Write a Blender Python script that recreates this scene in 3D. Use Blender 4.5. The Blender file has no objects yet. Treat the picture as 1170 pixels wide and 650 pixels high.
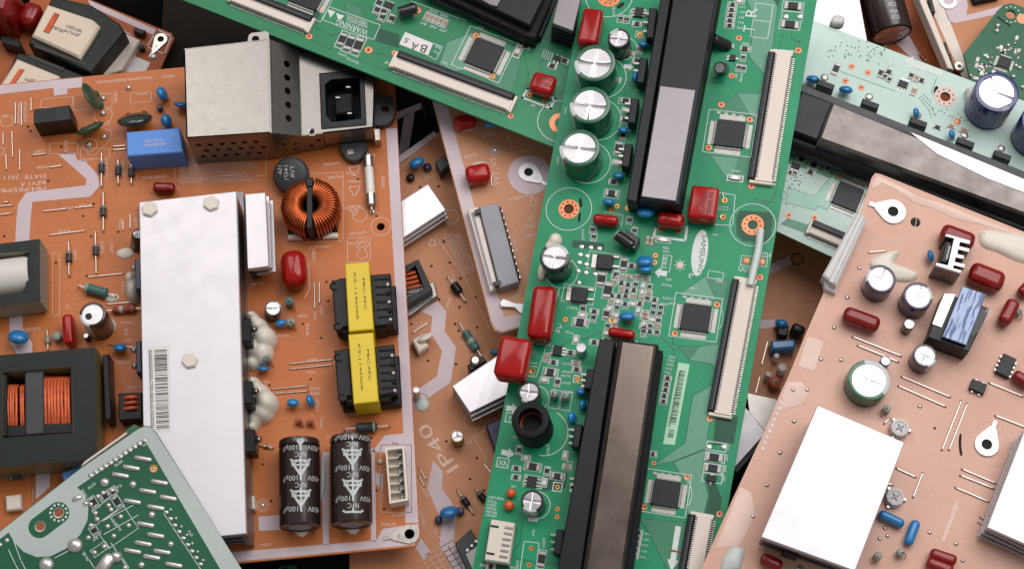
import bpy, bmesh, math, random
from mathutils import Vector, Matrix
from mathutils.geometry import tessellate_polygon
R = random.Random(7)
scn = bpy.context.scene
COL = scn.collection
MM = 0.001
# ------------------------------------------------------------------ camera
FPX, TH, DIST, ZREF = 2000.0, math.radians(20.5), 800.0, 45.0     # focal length in photo pixels, tilt off straight-down, mm
CAM = Vector((0, -math.sin(TH)*DIST, ZREF + math.cos(TH)*DIST))
cd = bpy.data.cameras.new('camera'); cam = bpy.data.objects.new('camera', cd); COL.objects.link(cam)
cd.sensor_fit = 'HORIZONTAL'; cd.sensor_width = 36; cd.lens = 36*FPX/1170.0
cd.clip_start = 0.01; cd.clip_end = 20
cam.location = CAM*MM; cam.rotation_euler = (TH, 0, 0)
scn.camera = cam
# ------------------------------------------------------------------ light
w = bpy.data.worlds.new('World'); scn.world = w; w.use_nodes = True
bg = w.node_tree.nodes['Background']; bg.inputs[0].default_value = (1.0, 0.97, 0.96, 1); bg.inputs[1].default_value = 0.31
def area(name, loc, target, size, power, col, sy=None):
    l = bpy.data.lights.new(name, 'AREA'); l.energy = power; l.color = col
    l.shape = 'RECTANGLE'; l.size = size; l.size_y = sy or size
    o = bpy.data.objects.new(name, l); COL.objects.link(o); o.location = loc
    o.rotation_euler = (Vector(target) - Vector(loc)).to_track_quat('-Z', 'Y').to_euler()
    return o
area('softbox_key', (0.40, 0.36, 1.05), (0.14, 0.0, 0.05), 0.90, 10.4, (1.0, 0.965, 0.96), 0.80)
area('added_fill', (-0.42, 0.50, 0.95), (-0.10, 0.0, 0.05), 0.45, 2.4, (1.0, 0.95, 0.94), 0.45)  # weaker fill added on the left; no lamp is known there
vs = scn.view_settings; vs.view_transform = 'Standard'; vs.look = 'None'; vs.gamma = 1; vs.use_curve_mapping = False; vs.exposure = 0.0
# ------------------------------------------------------------------ materials
def lin(h):
    o = []
    for i in (0, 2, 4):
        c = int(h[i:i+2], 16)/255
        o.append(c/12.92 if c <= .04045 else ((c+.055)/1.055)**2.4)
    return o
MATS = {}
def mat(name, hexc, rough=.5, metal=0., var=.12, scale=140., bump=0., bscale=900., spec=.5, hue=None, coat=0., alpha=None, rvar=.15, objvar=.0, aniso=None):
    m = bpy.data.materials.new(name); m.use_nodes = True
    nt = m.node_tree; N = nt.nodes; L = nt.links
    p = N['Principled BSDF']
    tc = N.new('ShaderNodeTexCoord')
    nz = N.new('ShaderNodeTexNoise'); nz.inputs['Scale'].default_value = scale; nz.inputs['Detail'].default_value = 5
    mp = N.new('ShaderNodeMapping'); L.new(tc.outputs['Object'], mp.inputs[0])
    if aniso: mp.inputs['Scale'].default_value = aniso
    L.new(mp.outputs[0], nz.inputs['Vector'])
    c = lin(hexc); c2 = lin(hue) if hue else c
    rp = N.new('ShaderNodeValToRGB'); e = rp.color_ramp.elements
    e[0].position = .3; e[1].position = .72
    e[0].color = [max(0, x*(1-var)) for x in c] + [1]; e[1].color = [min(1, x*(1+var)) for x in c2] + [1]
    L.new(nz.outputs['Fac'], rp.inputs[0])
    out = rp.outputs[0]
    if objvar:
        oi = N.new('ShaderNodeObjectInfo'); hs = N.new('ShaderNodeHueSaturation')
        ma = N.new('ShaderNodeMath'); ma.operation = 'MULTIPLY_ADD'; ma.inputs[1].default_value = objvar*2; ma.inputs[2].default_value = 1-objvar
        L.new(oi.outputs['Random'], ma.inputs[0]); L.new(ma.outputs[0], hs.inputs['Value']); L.new(out, hs.inputs['Color']); out = hs.outputs[0]
    L.new(out, p.inputs['Base Color'])
    n2 = N.new('ShaderNodeTexNoise'); n2.inputs['Scale'].default_value = bscale*.35; n2.inputs['Detail'].default_value = 3
    L.new(mp.outputs[0], n2.inputs['Vector'])
    mr = N.new('ShaderNodeMapRange'); mr.inputs['To Min'].default_value = max(.03, rough-rvar*.6); mr.inputs['To Max'].default_value = min(1, rough+rvar*.6)
    L.new(n2.outputs['Fac'], mr.inputs[0]); L.new(mr.outputs[0], p.inputs['Roughness'])
    p.inputs['Metallic'].default_value = metal
    p.inputs['Specular IOR Level'].default_value = spec
    p.inputs['Coat Weight'].default_value = coat
    if alpha: p.inputs['Transmission Weight'].default_value = alpha
    if bump:
        n3 = N.new('ShaderNodeTexNoise'); n3.inputs['Scale'].default_value = bscale; n3.inputs['Detail'].default_value = 4
        L.new(mp.outputs[0], n3.inputs['Vector'])
        b = N.new('ShaderNodeBump'); b.inputs['Strength'].default_value = bump; b.inputs['Distance'].default_value = .0004
        L.new(n3.outputs['Fac'], b.inputs['Height']); L.new(b.outputs[0], p.inputs['Normal'])
    MATS[name] = m; return m
def pcb(name, a, b, dark, rough=.45, scale=30., vias=0., spec=.35, trace=.0):
    """laminate: blotchy base colour, fine fibre noise, faint etched tracks under the lacquer"""
    m = mat(name, a, rough, 0, .06, scale, .12, 700., spec, hue=b, rvar=.2)
    nt = m.node_tree; N = nt.nodes; L = nt.links; p = N['Principled BSDF']
    src = p.inputs['Base Color'].links[0].from_socket
    tc = N['Texture Coordinate']
    def mixin(src, fac, hexc):
        mx = N.new('ShaderNodeMix'); mx.data_type = 'RGBA'
        L.new(fac, mx.inputs['Factor']); L.new(src, mx.inputs['A']); mx.inputs['B'].default_value = lin(hexc) + [1]
        return mx.outputs['Result']
    n = N.new('ShaderNodeTexNoise'); n.inputs['Scale'].default_value = 900; n.inputs['Detail'].default_value = 2
    L.new(tc.outputs['Object'], n.inputs['Vector'])
    r = N.new('ShaderNodeMapRange'); r.inputs['From Min'].default_value = .45; r.inputs['From Max'].default_value = .8; r.inputs['To Max'].default_value = .16
    L.new(n.outputs['Fac'], r.inputs[0]); src = mixin(src, r.outputs[0], dark)
    if trace:      # tracks showing through: long brick-like cells
        bt = N.new('ShaderNodeTexBrick'); bt.inputs['Scale'].default_value = 1; bt.offset = .37; bt.squash = 1.7; bt.squash_frequency = 3
        bt.inputs['Brick Width'].default_value = .021; bt.inputs['Row Height'].default_value = .0047; bt.inputs['Mortar Size'].default_value = .0003
        bt.inputs['Color1'].default_value = (0, 0, 0, 1); bt.inputs['Color2'].default_value = (.4, .4, .4, 1); bt.inputs['Mortar'].default_value = (1, 1, 1, 1)
        nd = N.new('ShaderNodeTexNoise'); nd.inputs['Scale'].default_value = 22; L.new(tc.outputs['Object'], nd.inputs['Vector'])
        va = N.new('ShaderNodeVectorMath'); va.operation = 'MULTIPLY_ADD'; va.inputs[1].default_value = (.012, .012, 0)
        L.new(nd.outputs['Color'], va.inputs[0]); L.new(tc.outputs['Object'], va.inputs[2]); L.new(va.outputs[0], bt.inputs['Vector'])
        mu = N.new('ShaderNodeMath'); mu.operation = 'MULTIPLY'; mu.inputs[1].default_value = trace
        L.new(bt.outputs['Color'], mu.inputs[0]); src = mixin(src, mu.outputs[0], dark)
    if vias:
        v = N.new('ShaderNodeTexVoronoi'); v.inputs['Scale'].default_value = 150; v.inputs['Randomness'].default_value = .45
        L.new(tc.outputs['Object'], v.inputs['Vector'])
        r = N.new('ShaderNodeMapRange'); r.inputs['From Min'].default_value = .10; r.inputs['From Max'].default_value = .05; r.inputs['To Max'].default_value = vias
        L.new(v.outputs['Distance'], r.inputs[0]); src = mixin(src, r.outputs[0], dark)
    L.new(src, p.inputs['Base Color'])
    return m
def stripes(name, a, b, freq, rough=.5, amount=.35, axis=0):
    """fine ribbed look for wound wire tape and worn labels"""
    m = mat(name, a, rough, 0, .1, 160)
    nt = m.node_tree; N = nt.nodes; L = nt.links; p = N['Principled BSDF']; tc = N['Texture Coordinate']
    src = p.inputs['Base Color'].links[0].from_socket
    wv = N.new('ShaderNodeTexNoise'); wv.inputs['Scale'].default_value = freq; wv.inputs['Detail'].default_value = 3
    mp = N.new('ShaderNodeMapping'); s = [1, 1, 1]; s[axis] = .12; mp.inputs['Scale'].default_value = s
    L.new(tc.outputs['Object'], mp.inputs[0]); L.new(mp.outputs[0], wv.inputs['Vector'])
    r = N.new('ShaderNodeMapRange'); r.inputs['From Min'].default_value = .5; r.inputs['From Max'].default_value = .58; r.inputs['To Max'].default_value = amount
    L.new(wv.outputs['Fac'], r.inputs[0])
    mx = N.new('ShaderNodeMix'); mx.data_type = 'RGBA'; L.new(r.outputs[0], mx.inputs['Factor']); L.new(src, mx.inputs['A']); mx.inputs['B'].default_value = lin(b) + [1]
    L.new(mx.outputs['Result'], p.inputs['Base Color'])
    return m
pcb('pcb_orange', 'b8652f', 'c4743c', '8a451d', .42, 14, trace=.13)
pcb('pcb_deep_orange', 'a04e22', 'ac5c2e', '703213', .5, 14)
pcb('pcb_brown', 'bb7b53', 'c68a63', '8a5434', .5, 12)
pcb('pcb_tan', 'c08560', 'c9926e', '9a6444', .5, 12)
pcb('pcb_pink', 'cb9d89', 'd3a997', 'ab7760', .45, 12)
pcb('pcb_green', '0a8458', '0f8f62', '08573a', .40, 18, vias=.35)
pcb('pcb_mid_green', '1d7850', '278259', '0c5038', .42, 18, vias=.3)
pcb('pcb_pale_green', 'b2cbc1', 'c4dad1', '6e9f8c', .38, 16, vias=.4)  # own paler green, with washed-out glare also mixed into the colour
pcb('pcb_dark_green', '1c5a3c', '266446', '0c3a26', .45, 20, vias=.4)
pcb('pcb_solder_green', '0f5236', '145c3e', '0a4630', .42, 20, vias=.2)
pcb('zone_light', '5a9277', '639c82', '37705a', .42, 20, vias=.25)
pcb('zone_mid', '387a5a', '428464', '256248', .42, 20)
pcb('zone_dark', '0c4a33', '125239', '083524', .42, 20)
pcb('zone_pale', '9cc9b4', 'abd3c2', '6ea48e', .4, 20)
pcb('mask_grey', 'aab5b0', 'b4bdb8', '8f9c96', .45, 16)
pcb('shaded_laminate', '1c1612', '231c17', '100c0a', .7, 12, spec=.1)  # brown laminate taken near black: deep gap shade is in the colour
mat('silk_lilac', 'c9b8bd', .6, var=.05, scale=60)
mat('silk_white', 'cfd6d2', .6, var=.08, scale=400)
mat('silk_faint', 'c08a70', .6, var=.05)
mat('silk_pink', 'dcc0b2', .6, var=.05)
mat('track_green', '0a5c3c', .4, var=.1)
mat('alu', 'b9b6b8', .38, .82, .05, 30, .05, 500)
mat('alu_brushed', 'cfccce', .42, .75, .06, 240, .12, 600, aniso=(1, .03, 1))
mat('alu_white', 'd2cfd2', .48, .55, .05, 18, .06, 300)
mat('alu_dull', '726d6e', .36, .85, .10, 22, .05, 300)
mat('alu_plate', '878384', .36, .8, .05, 22, .05, 300)
mat('alu_bar', '71665f', .24, .9, .10, 16, .05, 300)
mat('alu_scuff', '544d4a', .38, .7, .18, 60, .35, 160, rvar=.5, hue='7b7572')
mat('solder', 'c9c5c1', .34, .8, .08, 400, .1, 600)
mat('lead_frame', 'a9a7a2', .45, .5, .08, 400)
mat('alu_dark', '574e4b', .33, .85, .14, 16, .06, 300)
mat('can_top', 'b4b2b4', .30, .9, .05, 300, .05, 700)
mat('zinc', '87847f', .30, .95, .05, 420, .015, 500, rvar=.06)
mat('tin', 'b0aba5', .28, .95, .12, 500, .1, 700)
mat('steel', '8f8a86', .3, .95, .15, 300)
mat('copper_pad', 'd9875c', .4, .35, .1, 300)
mat('gold_pad', 'c98f4c', .35, .8, .1, 300)
mat('copper_wire', 'b55a30', .28, .85, .18, 200, objvar=.1)
mat('enamel_wire', 'c95f36', .42, .25, .2, 260)
mat('black_plastic', '151518', .40, 0, .2, 120, .05, 500, spec=.3)
mat('black_matte', '101012', .6, 0, .2, 150, .08, 700, spec=.25)
mat('chip_black', '1d1d21', .48, 0, .12, 200, .06, 1500, spec=.35)
mat('grey_plastic', '37383c', .5, 0, .12, 100, .05, 500)
mat('mid_grey_plastic', '8f8e95', .5, 0, .08, 100)
mat('tape_black', '1b1b20', .4, 0, .2, 40, .05, 200, spec=.3)
mat('red_epoxy', '9a100d', .17, 0, .12, 90, .04, 300, spec=.35, objvar=.12, rvar=.08)
mat('red_dark', '7d1512', .18, 0, .12, 90, .04, 300, spec=.4, objvar=.1, rvar=.08)
mat('blue_epoxy', '1f79b5', .3, 0, .12, 90, .05, 400, coat=.3, objvar=.1)
mat('blue_box', '5288d2', .5, 0, .05, 60, .03, 600)
mat('green_epoxy', '2c4a36', .4, 0, .15, 120, .05, 400)
mat('dark_green_epoxy', '26332c', .22, 0, .15, 120, coat=.4)
mat('orange_epoxy', 'd4541c', .28, 0, .1, 100, coat=.4)
mat('sleeve_green', '1c5a3e', .3, 0, .1, 60, coat=.3)
mat('sleeve_black', '161418', .3, 0, .12, 60, coat=.3)
mat('sleeve_brown', '261a16', .3, 0, .12, 60, coat=.35)
mat('sleeve_blue', '1d2566', .25, 0, .12, 60, coat=.4)
mat('sleeve_purple', '39304c', .3, 0, .12, 60, coat=.3)
mat('sleeve_gold', '8a7434', .35, .3, .12, 60)
mat('sleeve_mark', 'b9bdbb', .4, 0, .08, 200)
mat('white_plastic', 'd8cfc2', .45, 0, .04, 100)
mat('ivory_plastic', 'd9cdc3', .5, 0, .03, 60)
mat('grey_white_plastic', 'c7c4c3', .5, 0, .05, 60)
mat('glue', 'd8d2c4', .42, 0, .05, 200, .1, 400)
mat('clear_glue', 'cfd8d4', .35, 0, .05, 200, .1, 400, alpha=.25)
mat('ferrite', '2a2d28', .55, 0, .12, 120, .15, 800)
mat('ferrite_green', '17211b', .45, 0, .15, 120, .1, 800, spec=.3)
mat('ferrite_edge', '8d8675', .6, 0, .12, 120, .1, 800)
mat('brass_edge', '77704a', .45, .3, .15, 90)
mat('cream_tape', 'd8c6b0', .5, 0, .05, 60)
mat('white_tape', 'd4d0cb', .5, 0, .04, 60, .1, 80)
mat('yellow_tape', 'd9bd18', .38, 0, .05, 60, .06, 200)
mat('ink', '1d1a1a', .6, 0, .1)
mat('red_ink', '8f2f2a', .6, 0, .1)
mat('paper_label', 'dad6d4', .6, 0, .03, 100)
mat('green_label', 'a9d4b6', .55, 0, .03, 100)
mat('ceramic_white', 'd8d4d0', .35, 0, .04, 100)
mat('ceramic_tan', 'a08268', .5, 0, .1, 200)
mat('navy_plastic', '1b2148', .35, 0, .1, 100)
mat('hole_dark', '0b0a0a', .8, 0, .1)
mat('rust_resistor', 'a3513c', .45, 0, .12, 200)
mat('grey_resistor', '8d978f', .45, 0, .15, 300)
mat('teal_resistor', '3f6b66', .4, 0, .2, 300)
stripes('blue_label', '9fb2d4', '27427f', 900, .4, .9, 1)
mat('table', '080706', .9, 0, .3, 20, spec=.05)
# ------------------------------------------------------------------ mesh builder (millimetres)
def ccw(p):
    a = sum(p[i][0]*p[(i+1) % len(p)][1] - p[(i+1) % len(p)][0]*p[i][1] for i in range(len(p)))
    return list(p) if a > 0 else list(reversed(p))
def inset(p, d):
    p = ccw(p); n = len(p); o = []
    for i in range(n):
        a, b, c = Vector(p[i-1][:2]), Vector(p[i][:2]), Vector(p[(i+1) % n][:2])
        e1 = (b-a).normalized(); e2 = (c-b).normalized()
        n1 = Vector((-e1.y, e1.x)); n2 = Vector((-e2.y, e2.x))
        k = n1+n2; k = k/max(.3, k.dot(n1)) if k.length > 1e-6 else n1
        o.append((b.x+k.x*d, b.y+k.y*d))
    return o
class MB:
    def __init__(s): s.v = []; s.f = []; s.m = []
    def add(s, vs, fs, mi=0, M=None):
        o = len(s.v)
        s.v += [tuple(M @ Vector(x)) for x in vs] if M else [tuple(x) for x in vs]
        s.f += [tuple(i+o for i in f) for f in fs]; s.m += [mi]*len(fs) if isinstance(mi, int) else list(mi)
        return s
    def prism(s, poly, z0, z1, mi=0, ch=0, side=None, M=None):
        p = ccw([q[:2] for q in poly]); n = len(p); side = mi if side is None else side
        rings = [[(x, y, z0) for x, y in p]]
        if ch:
            rings += [[(x, y, z1-ch) for x, y in p], [(x, y, z1) for x, y in inset(p, ch)]]
        else: rings += [[(x, y, z1) for x, y in p]]
        vs = [q for r in rings for q in r]; fs = []; ms = []
        for k in range(len(rings)-1):
            for i in range(n): fs.append((k*n+i, k*n+(i+1) % n, (k+1)*n+(i+1) % n, (k+1)*n+i)); ms.append(side if k == 0 else mi)
        t = (len(rings)-1)*n; fs.append(tuple(range(t, t+n))); ms.append(mi); fs.append(tuple(reversed(range(n)))); ms.append(side)
        return s.add(vs, fs, ms, M)
    def box(s, cx, cy, z0, z1, w, l, mi=0, ch=0, a=0, M=None):
        c, k = math.cos(a), math.sin(a)
        return s.prism([(cx+c*x-k*y, cy+k*x+c*y) for x, y in ((-w/2, -l/2), (w/2, -l/2), (w/2, l/2), (-w/2, l/2))], z0, z1, mi, ch, M=M)
    def plate(s, poly, holes, z0, z1, mi=0, side=None, M=None):
        side = mi if side is None else side
        loops = [ccw([q[:2] for q in poly])] + [list(reversed(ccw(h))) for h in holes]
        flat = [q for l in loops for q in l]; n = len(flat)
        tri = tessellate_polygon([[Vector((x, y, 0)) for x, y in l] for l in loops])
        vs = [(x, y, z1) for x, y in flat] + [(x, y, z0) for x, y in flat]; fs = []; ms = []
        for t in tri:
            a, b, c = [flat[i] for i in t]
            if (b[0]-a[0])*(c[1]-a[1]) - (b[1]-a[1])*(c[0]-a[0]) < 0: t = (t[0], t[2], t[1])
            fs.append(tuple(t)); ms.append(mi); fs.append((t[2]+n, t[1]+n, t[0]+n)); ms.append(mi)
        o = 0
        for l in loops:
            k = len(l)
            for i in range(k):
                a, b = o+i, o+(i+1) % k
                fs.append((a+n, b+n, b, a)); ms.append(side)
            o += k
        return s.add(vs, fs, ms, M)
    def sheet(s, poly, z, mi=0):
        p = ccw([q[:2] for q in poly])
        if len(p) <= 4: return s.add([(x, y, z) for x, y in p], [tuple(range(len(p)))], mi)
        tri = tessellate_polygon([[Vector((x, y, 0)) for x, y in p]]); fs = []
        for t in tri:
            a, b, c = [p[i] for i in t]
            fs.append(tuple(t) if (b[0]-a[0])*(c[1]-a[1]) - (b[1]-a[1])*(c[0]-a[0]) > 0 else (t[0], t[2], t[1]))
        return s.add([(x, y, z) for x, y in p], fs, mi)
    def lathe(s, prof, n=24, mi=0, M=None, mfun=None, cap=True):
        vs = []; fs = []; ms = []; k = len(prof)
        for j in range(n):
            a = 2*math.pi*j/n
            vs += [(r*math.cos(a), r*math.sin(a), z) for r, z in prof]
        for j in range(n):
            j2 = (j+1) % n
            for i in range(k-1):
                fs.append((j*k+i, j2*k+i, j2*k+i+1, j*k+i+1)); ms.append(mfun(j/n, i) if mfun else mi)
        if cap and prof[0][0] > 1e-6: fs.append(tuple(j*k for j in reversed(range(n)))); ms.append(ms[0])
        if cap and prof[-1][0] > 1e-6: fs.append(tuple(j*k+k-1 for j in range(n))); ms.append(ms[-1])
        return s.add(vs, fs, ms, M)
    def tube(s, path, r, n=6, mi=0, M=None, closed=False):
        P = [Vector(p) for p in path]; m = len(P); vs = []; fs = []
        up = None
        for i in range(m):
            if closed: d = P[(i+1) % m]-P[i-1]
            else: d = P[min(i+1, m-1)]-P[max(i-1, 0)]
            d.normalize()
            if up is None or abs(up.dot(d)) > .95: up = Vector((0, 0, 1)) if abs(d.z) < .9 else Vector((1, 0, 0))
            x = d.cross(up).normalized(); y = x.cross(d).normalized(); up = y
            for j in range(n):
                a = 2*math.pi*j/n; vs.append(P[i]+x*(r*math.cos(a))+y*(r*math.sin(a)))
        for i in range(m if closed else m-1):
            i2 = (i+1) % m
            for j in range(n):
                fs.append((i*n+j, i*n+(j+1) % n, i2*n+(j+1) % n, i2*n+j))
        if not closed: fs += [tuple(reversed(range(n))), tuple(range((m-1)*n, m*n))]
        return s.add(vs, fs, mi, M)
    def ball(s, c, rx, ry, rz, mi=0, nu=14, nv=8, M=None, jit=0, half=False):
        vs = []; fs = []
        for i in range(nv+1):
            t = math.pi*(i/nv)*(.5 if half else 1)
            for j in range(nu):
                p = 2*math.pi*j/nu; k = 1+jit*R.uniform(-1, 1)
                vs.append((c[0]+rx*k*math.sin(t)*math.cos(p), c[1]+ry*k*math.sin(t)*math.sin(p), c[2]+rz*math.cos(t)))
        for i in range(nv):
            for j in range(nu):
                a, b = i*nu+j, i*nu+(j+1) % nu
                fs.append((a, a+nu, b+nu, b))
        return s.add(vs, fs, mi, M)
    def mesh(s, name, mats, ang=35):
        me = bpy.data.meshes.new(name)
        me.from_pydata([(x*MM, y*MM, z*MM) for x, y, z in s.v], [], s.f)
        for m in mats: me.materials.append(MATS[m])
        me.polygons.foreach_set('material_index', s.m)
        me.polygons.foreach_set('use_smooth', [True]*len(s.f))
        me.validate(); me.update()
        me.set_sharp_from_angle(angle=math.radians(ang))
        return me
CACHE = {}
def cached(key, fn):
    if key not in CACHE: CACHE[key] = fn()
    return CACHE[key]
def rbox_mesh(w_, l_, h_, r, m, seg=3, bulge=0):
    def f():
        bm = bmesh.new(); bmesh.ops.create_cube(bm, size=1)
        for v in bm.verts: v.co = Vector((v.co.x*w_*MM, v.co.y*l_*MM, (v.co.z+.5)*h_*MM))
        bmesh.ops.bevel(bm, geom=bm.edges[:], offset=r*MM, segments=seg, profile=.5, affect='EDGES')
        me = bpy.data.meshes.new('rounded_block'); bm.to_mesh(me); bm.free()
        me.materials.append(MATS[m]); me.polygons.foreach_set('use_smooth', [True]*len(me.polygons))
        me.set_sharp_from_angle(angle=math.radians(50)); return me
    return cached(('rbox', round(w_, 2), round(l_, 2), round(h_, 2), round(r, 2), m, seg), f)
def mk(name, mesh, parent, M=None):
    o = bpy.data.objects.new(name, mesh); COL.objects.link(o); o.parent = parent
    if M is not None: o.matrix_basis = M
    return o
def LM(loc, a=0, pre=None):
    M = Matrix.Translation(Vector(loc)*MM) @ Matrix.Rotation(a, 4, 'Z')
    return M @ pre if pre is not None else M
def tag(o, label, cat, group=None, kind=None):
    o['label'] = label; o['category'] = cat
    if group: o['group'] = group
    if kind: o['kind'] = kind
TXT = {}
def text_geo(sx):
    if sx not in TXT:
        cu = bpy.data.curves.new('lettering', 'FONT'); cu.body = sx; cu.resolution_u = 2
        ob = bpy.data.objects.new('lettering', cu); COL.objects.link(ob)
        dg = bpy.context.evaluated_depsgraph_get(); dg.update()
        me = bpy.data.meshes.new_from_object(ob.evaluated_get(dg))
        vs = [v.co[:2] for v in me.vertices]; fs = [tuple(p.vertices) for p in me.polygons]
        bpy.data.objects.remove(ob); bpy.data.meshes.remove(me); bpy.data.curves.remove(cu)
        x0 = min(v[0] for v in vs); x1 = max(v[0] for v in vs)
        TXT[sx] = ([((x-x0)/(x1-x0), y/.70) for x, y in vs], fs)
    return TXT[sx]
def ray(px, py):
    d = Vector(((px-585)/FPX, -(py-325)/FPX, -1)); d.rotate(Matrix.Rotation(TH, 3, 'X')); return d
# ------------------------------------------------------------------ a board and what is soldered on it
class Board:
    def __init__(s, z, anchor, xdir, lean=(0, 0), name='circuit_board', label='', cat='circuit board', group=None):
        s.n = Vector((lean[0], lean[1], 1)).normalized()
        d = ray(*anchor); s.o = CAM + d*((z-CAM.z)/d.z)
        s.ex = Vector((1, 0, 0)); s.ey = Vector((0, 1, 0))
        q = s.hit(anchor[0]+xdir[0], anchor[1]+xdir[1], 0) - s.o
        s.ex = q.normalized(); s.ey = s.n.cross(s.ex)
        s.e = bpy.data.objects.new(name, None); COL.objects.link(s.e); s.e.empty_display_size = .02
        M = Matrix((s.ex, s.ey, s.n)).transposed().to_4x4(); M.translation = s.o*MM
        s.e.matrix_basis = M
        tag(s.e, label, cat, group)
        s.silk = {}; s.zones = []
    def hit(s, px, py, h):
        d = ray(px, py); p0 = s.o + s.n*h
        return CAM + d*((p0-CAM).dot(s.n)/d.dot(s.n))
    def p(s, px, py, h=0):
        q = s.hit(px, py, h) - s.o
        return Vector((q.dot(s.ex), q.dot(s.ey), h))
    def P(s, pts, h=0): return [tuple(s.p(x, y, h)[:2]) for x, y in pts]
    def sc(s, px, py, h=0):
        a = s.p(px, py, h); return ((s.p(px+4, py, h)-a).length + (s.p(px, py+4, h)-a).length)/8
    def ang(s, p0, p1, h=0):
        d = s.p(*p1, h)-s.p(*p0, h); return math.atan2(d.y, d.x)
    # ---- board sheet, print
    def slab(s, poly, m, holes=(), th=1.6, edge=None, name='board_sheet'):
        b = MB(); hs = []
        for (x, y, r) in holes:
            c = s.p(x, y); rr = r*s.sc(x, y); hs.append([(c.x+rr*math.cos(i*math.pi/8), c.y+rr*math.sin(i*math.pi/8)) for i in range(16)])
        b.plate(s.P(poly), hs, -th, 0, 0, 1)
        return mk(name, b.mesh('board_sheet', [m, edge or m]), s.e)
    def S(s, m='silk_white'):
        if m not in s.silk: s.silk[m] = MB()
        return s.silk[m]
    def fill(s, poly, m='silk_white', z=.12): s.S(m).sheet(s.P(poly), z); return s
    def line(s, pts, w=.25, m='silk_white', closed=False, z=.12):
        L = [Vector(q) for q in s.P(pts)]; b = s.S(m)
        if closed: L.append(L[0])
        for a, c in zip(L, L[1:]):
            d = (c-a)
            if d.length < 1e-6: continue
            d.normalize(); k = Vector((-d.y, d.x))*w/2; d = d*w/2
            b.sheet([a-d+k, a-d-k, c+d-k, c+d+k], z)
    def rect(s, cx, cy, w_, l_, a=None, m='silk_white', lw=.25):
        c = s.p(cx, cy); k = s.sc(cx, cy); w_ *= k; l_ *= k; a = s.a0 if a is None else a
        co, si = math.cos(a), math.sin(a)
        q = [(c.x+co*x-si*y, c.y+si*x+co*y) for x, y in ((-w_/2, -l_/2), (w_/2, -l_/2), (w_/2, l_/2), (-w_/2, l_/2))]
        i_ = inset(q, lw); q = ccw(q); b = s.S(m)
        for i in range(4): b.sheet([q[i], q[(i+1) % 4], i_[(i+1) % 4], i_[i]], .12)
    a0 = 0
    def circ(s, cx, cy, r, lw=.3, m='silk_white', a=0, b=2*math.pi, n=32, z=.12):
        c = s.p(cx, cy); r *= s.sc(cx, cy); B = s.S(m)
        for i in range(n):
            t0 = a+(b-a)*i/n; t1 = a+(b-a)*(i+1)/n
            B.sheet([(c.x+q*math.cos(t), c.y+q*math.sin(t)) for q, t in ((r, t0), (r, t1), (r-lw, t1), (r-lw, t0))], z)
    def disc(s, cx, cy, r, m='silk_white', z=.12, n=20):
        c = s.p(cx, cy); r *= s.sc(cx, cy)
        s.S(m).sheet([(c.x+r*math.cos(2*math.pi*i/n), c.y+r*math.sin(2*math.pi*i/n)) for i in range(n)], z)
    def text(s, t, p0, p1, hpx, m='silk_white', h=.12, B=None):
        a = s.p(*p0, h); b = s.p(*p1, h); d = (b-a); L = d.length; d.normalize(); u = Vector((-d.y, d.x, 0)); H = hpx*s.sc(*p0, h)
        vs, fs = text_geo(t)
        (B or s.S(m)).add([a + d*(x*L) + u*(y*H) for x, y in vs], fs, 0)
    def lettering(s, lines, m, h, parent, name='lettering'):
        B = MB()
        for t, p0, p1, hp in lines: s.text(t, p0, p1, hp, h=h, B=B)
        return mk(name, B.mesh(name, [m]), parent)
    def micro(s, p0, p1, hpx=3.5, m='silk_white', h=.12, B=None):
        """illegible fine print: rows of tiny strokes"""
        a = s.p(*p0, h); b = s.p(*p1, h); d = b-a; L = d.length; d.normalize(); u = Vector((-d.y, d.x, 0)); H = hpx*s.sc(*p0, h)
        n = max(1, int(L/(H*.75))); cw = L/n; B = B or s.S(m)
        for i in range(n):
            o = a + d*(i*cw); k = R.random()
            def st(x0, y0, x1, y1): B.add([o+d*(cw*x)+u*(H*y) for x, y in ((x0, y0), (x1, y0), (x1, y1), (x0, y1))], [(0, 1, 2, 3)], 0)
            st(.05, 0, .27, 1)
            if k > .35: st(.27, .82, .8, 1)
            if k < .7: st(.27, 0, .8, .18)
            if k > .2 and k < .85: st(.58, .1, .8, .55)
    def zone(s, poly, m, gap=.35):
        B = MB(); s.nz = getattr(s, 'nz', 0) + 1; dz = (s.nz % 6)*.006
        if gap: B.sheet(inset(s.P(poly), -gap), .03+dz, 1)
        B.sheet(s.P(poly), .07+dz, 0); return mk('copper_area', B.mesh('copper_area', [m, 'track_green']), s.e)
    def finish(s, names={}):
        B = MB(); ms = list(s.silk)
        for i, m in enumerate(ms): B.add(s.silk[m].v, s.silk[m].f, i)
        if ms: mk('silkscreen_print', B.mesh('silkscreen_print', ms), s.e)['kind'] = 'stuff'
    # ---- generic
    def block(s, name, quad, h, m, z0=0, ch=.3, side=None, parent=None, hq=None):
        b = MB(); q = s.P(quad, h if hq is None else hq)
        b.prism(q, z0, h, 0, ch, side=1 if side else None)
        return mk(name, b.mesh(name, [m, side or m]), parent or s.e)
    def bar(s, p0, p1, wpx, h):
        a = s.p(*p0, h); b = s.p(*p1, h); c = (a+b)/2; k = s.sc((p0[0]+p1[0])/2, (p0[1]+p1[1])/2, h)
        d = b-a; return Vector((c.x, c.y, 0)), math.atan2(d.y, d.x), d.length, wpx*k
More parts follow.
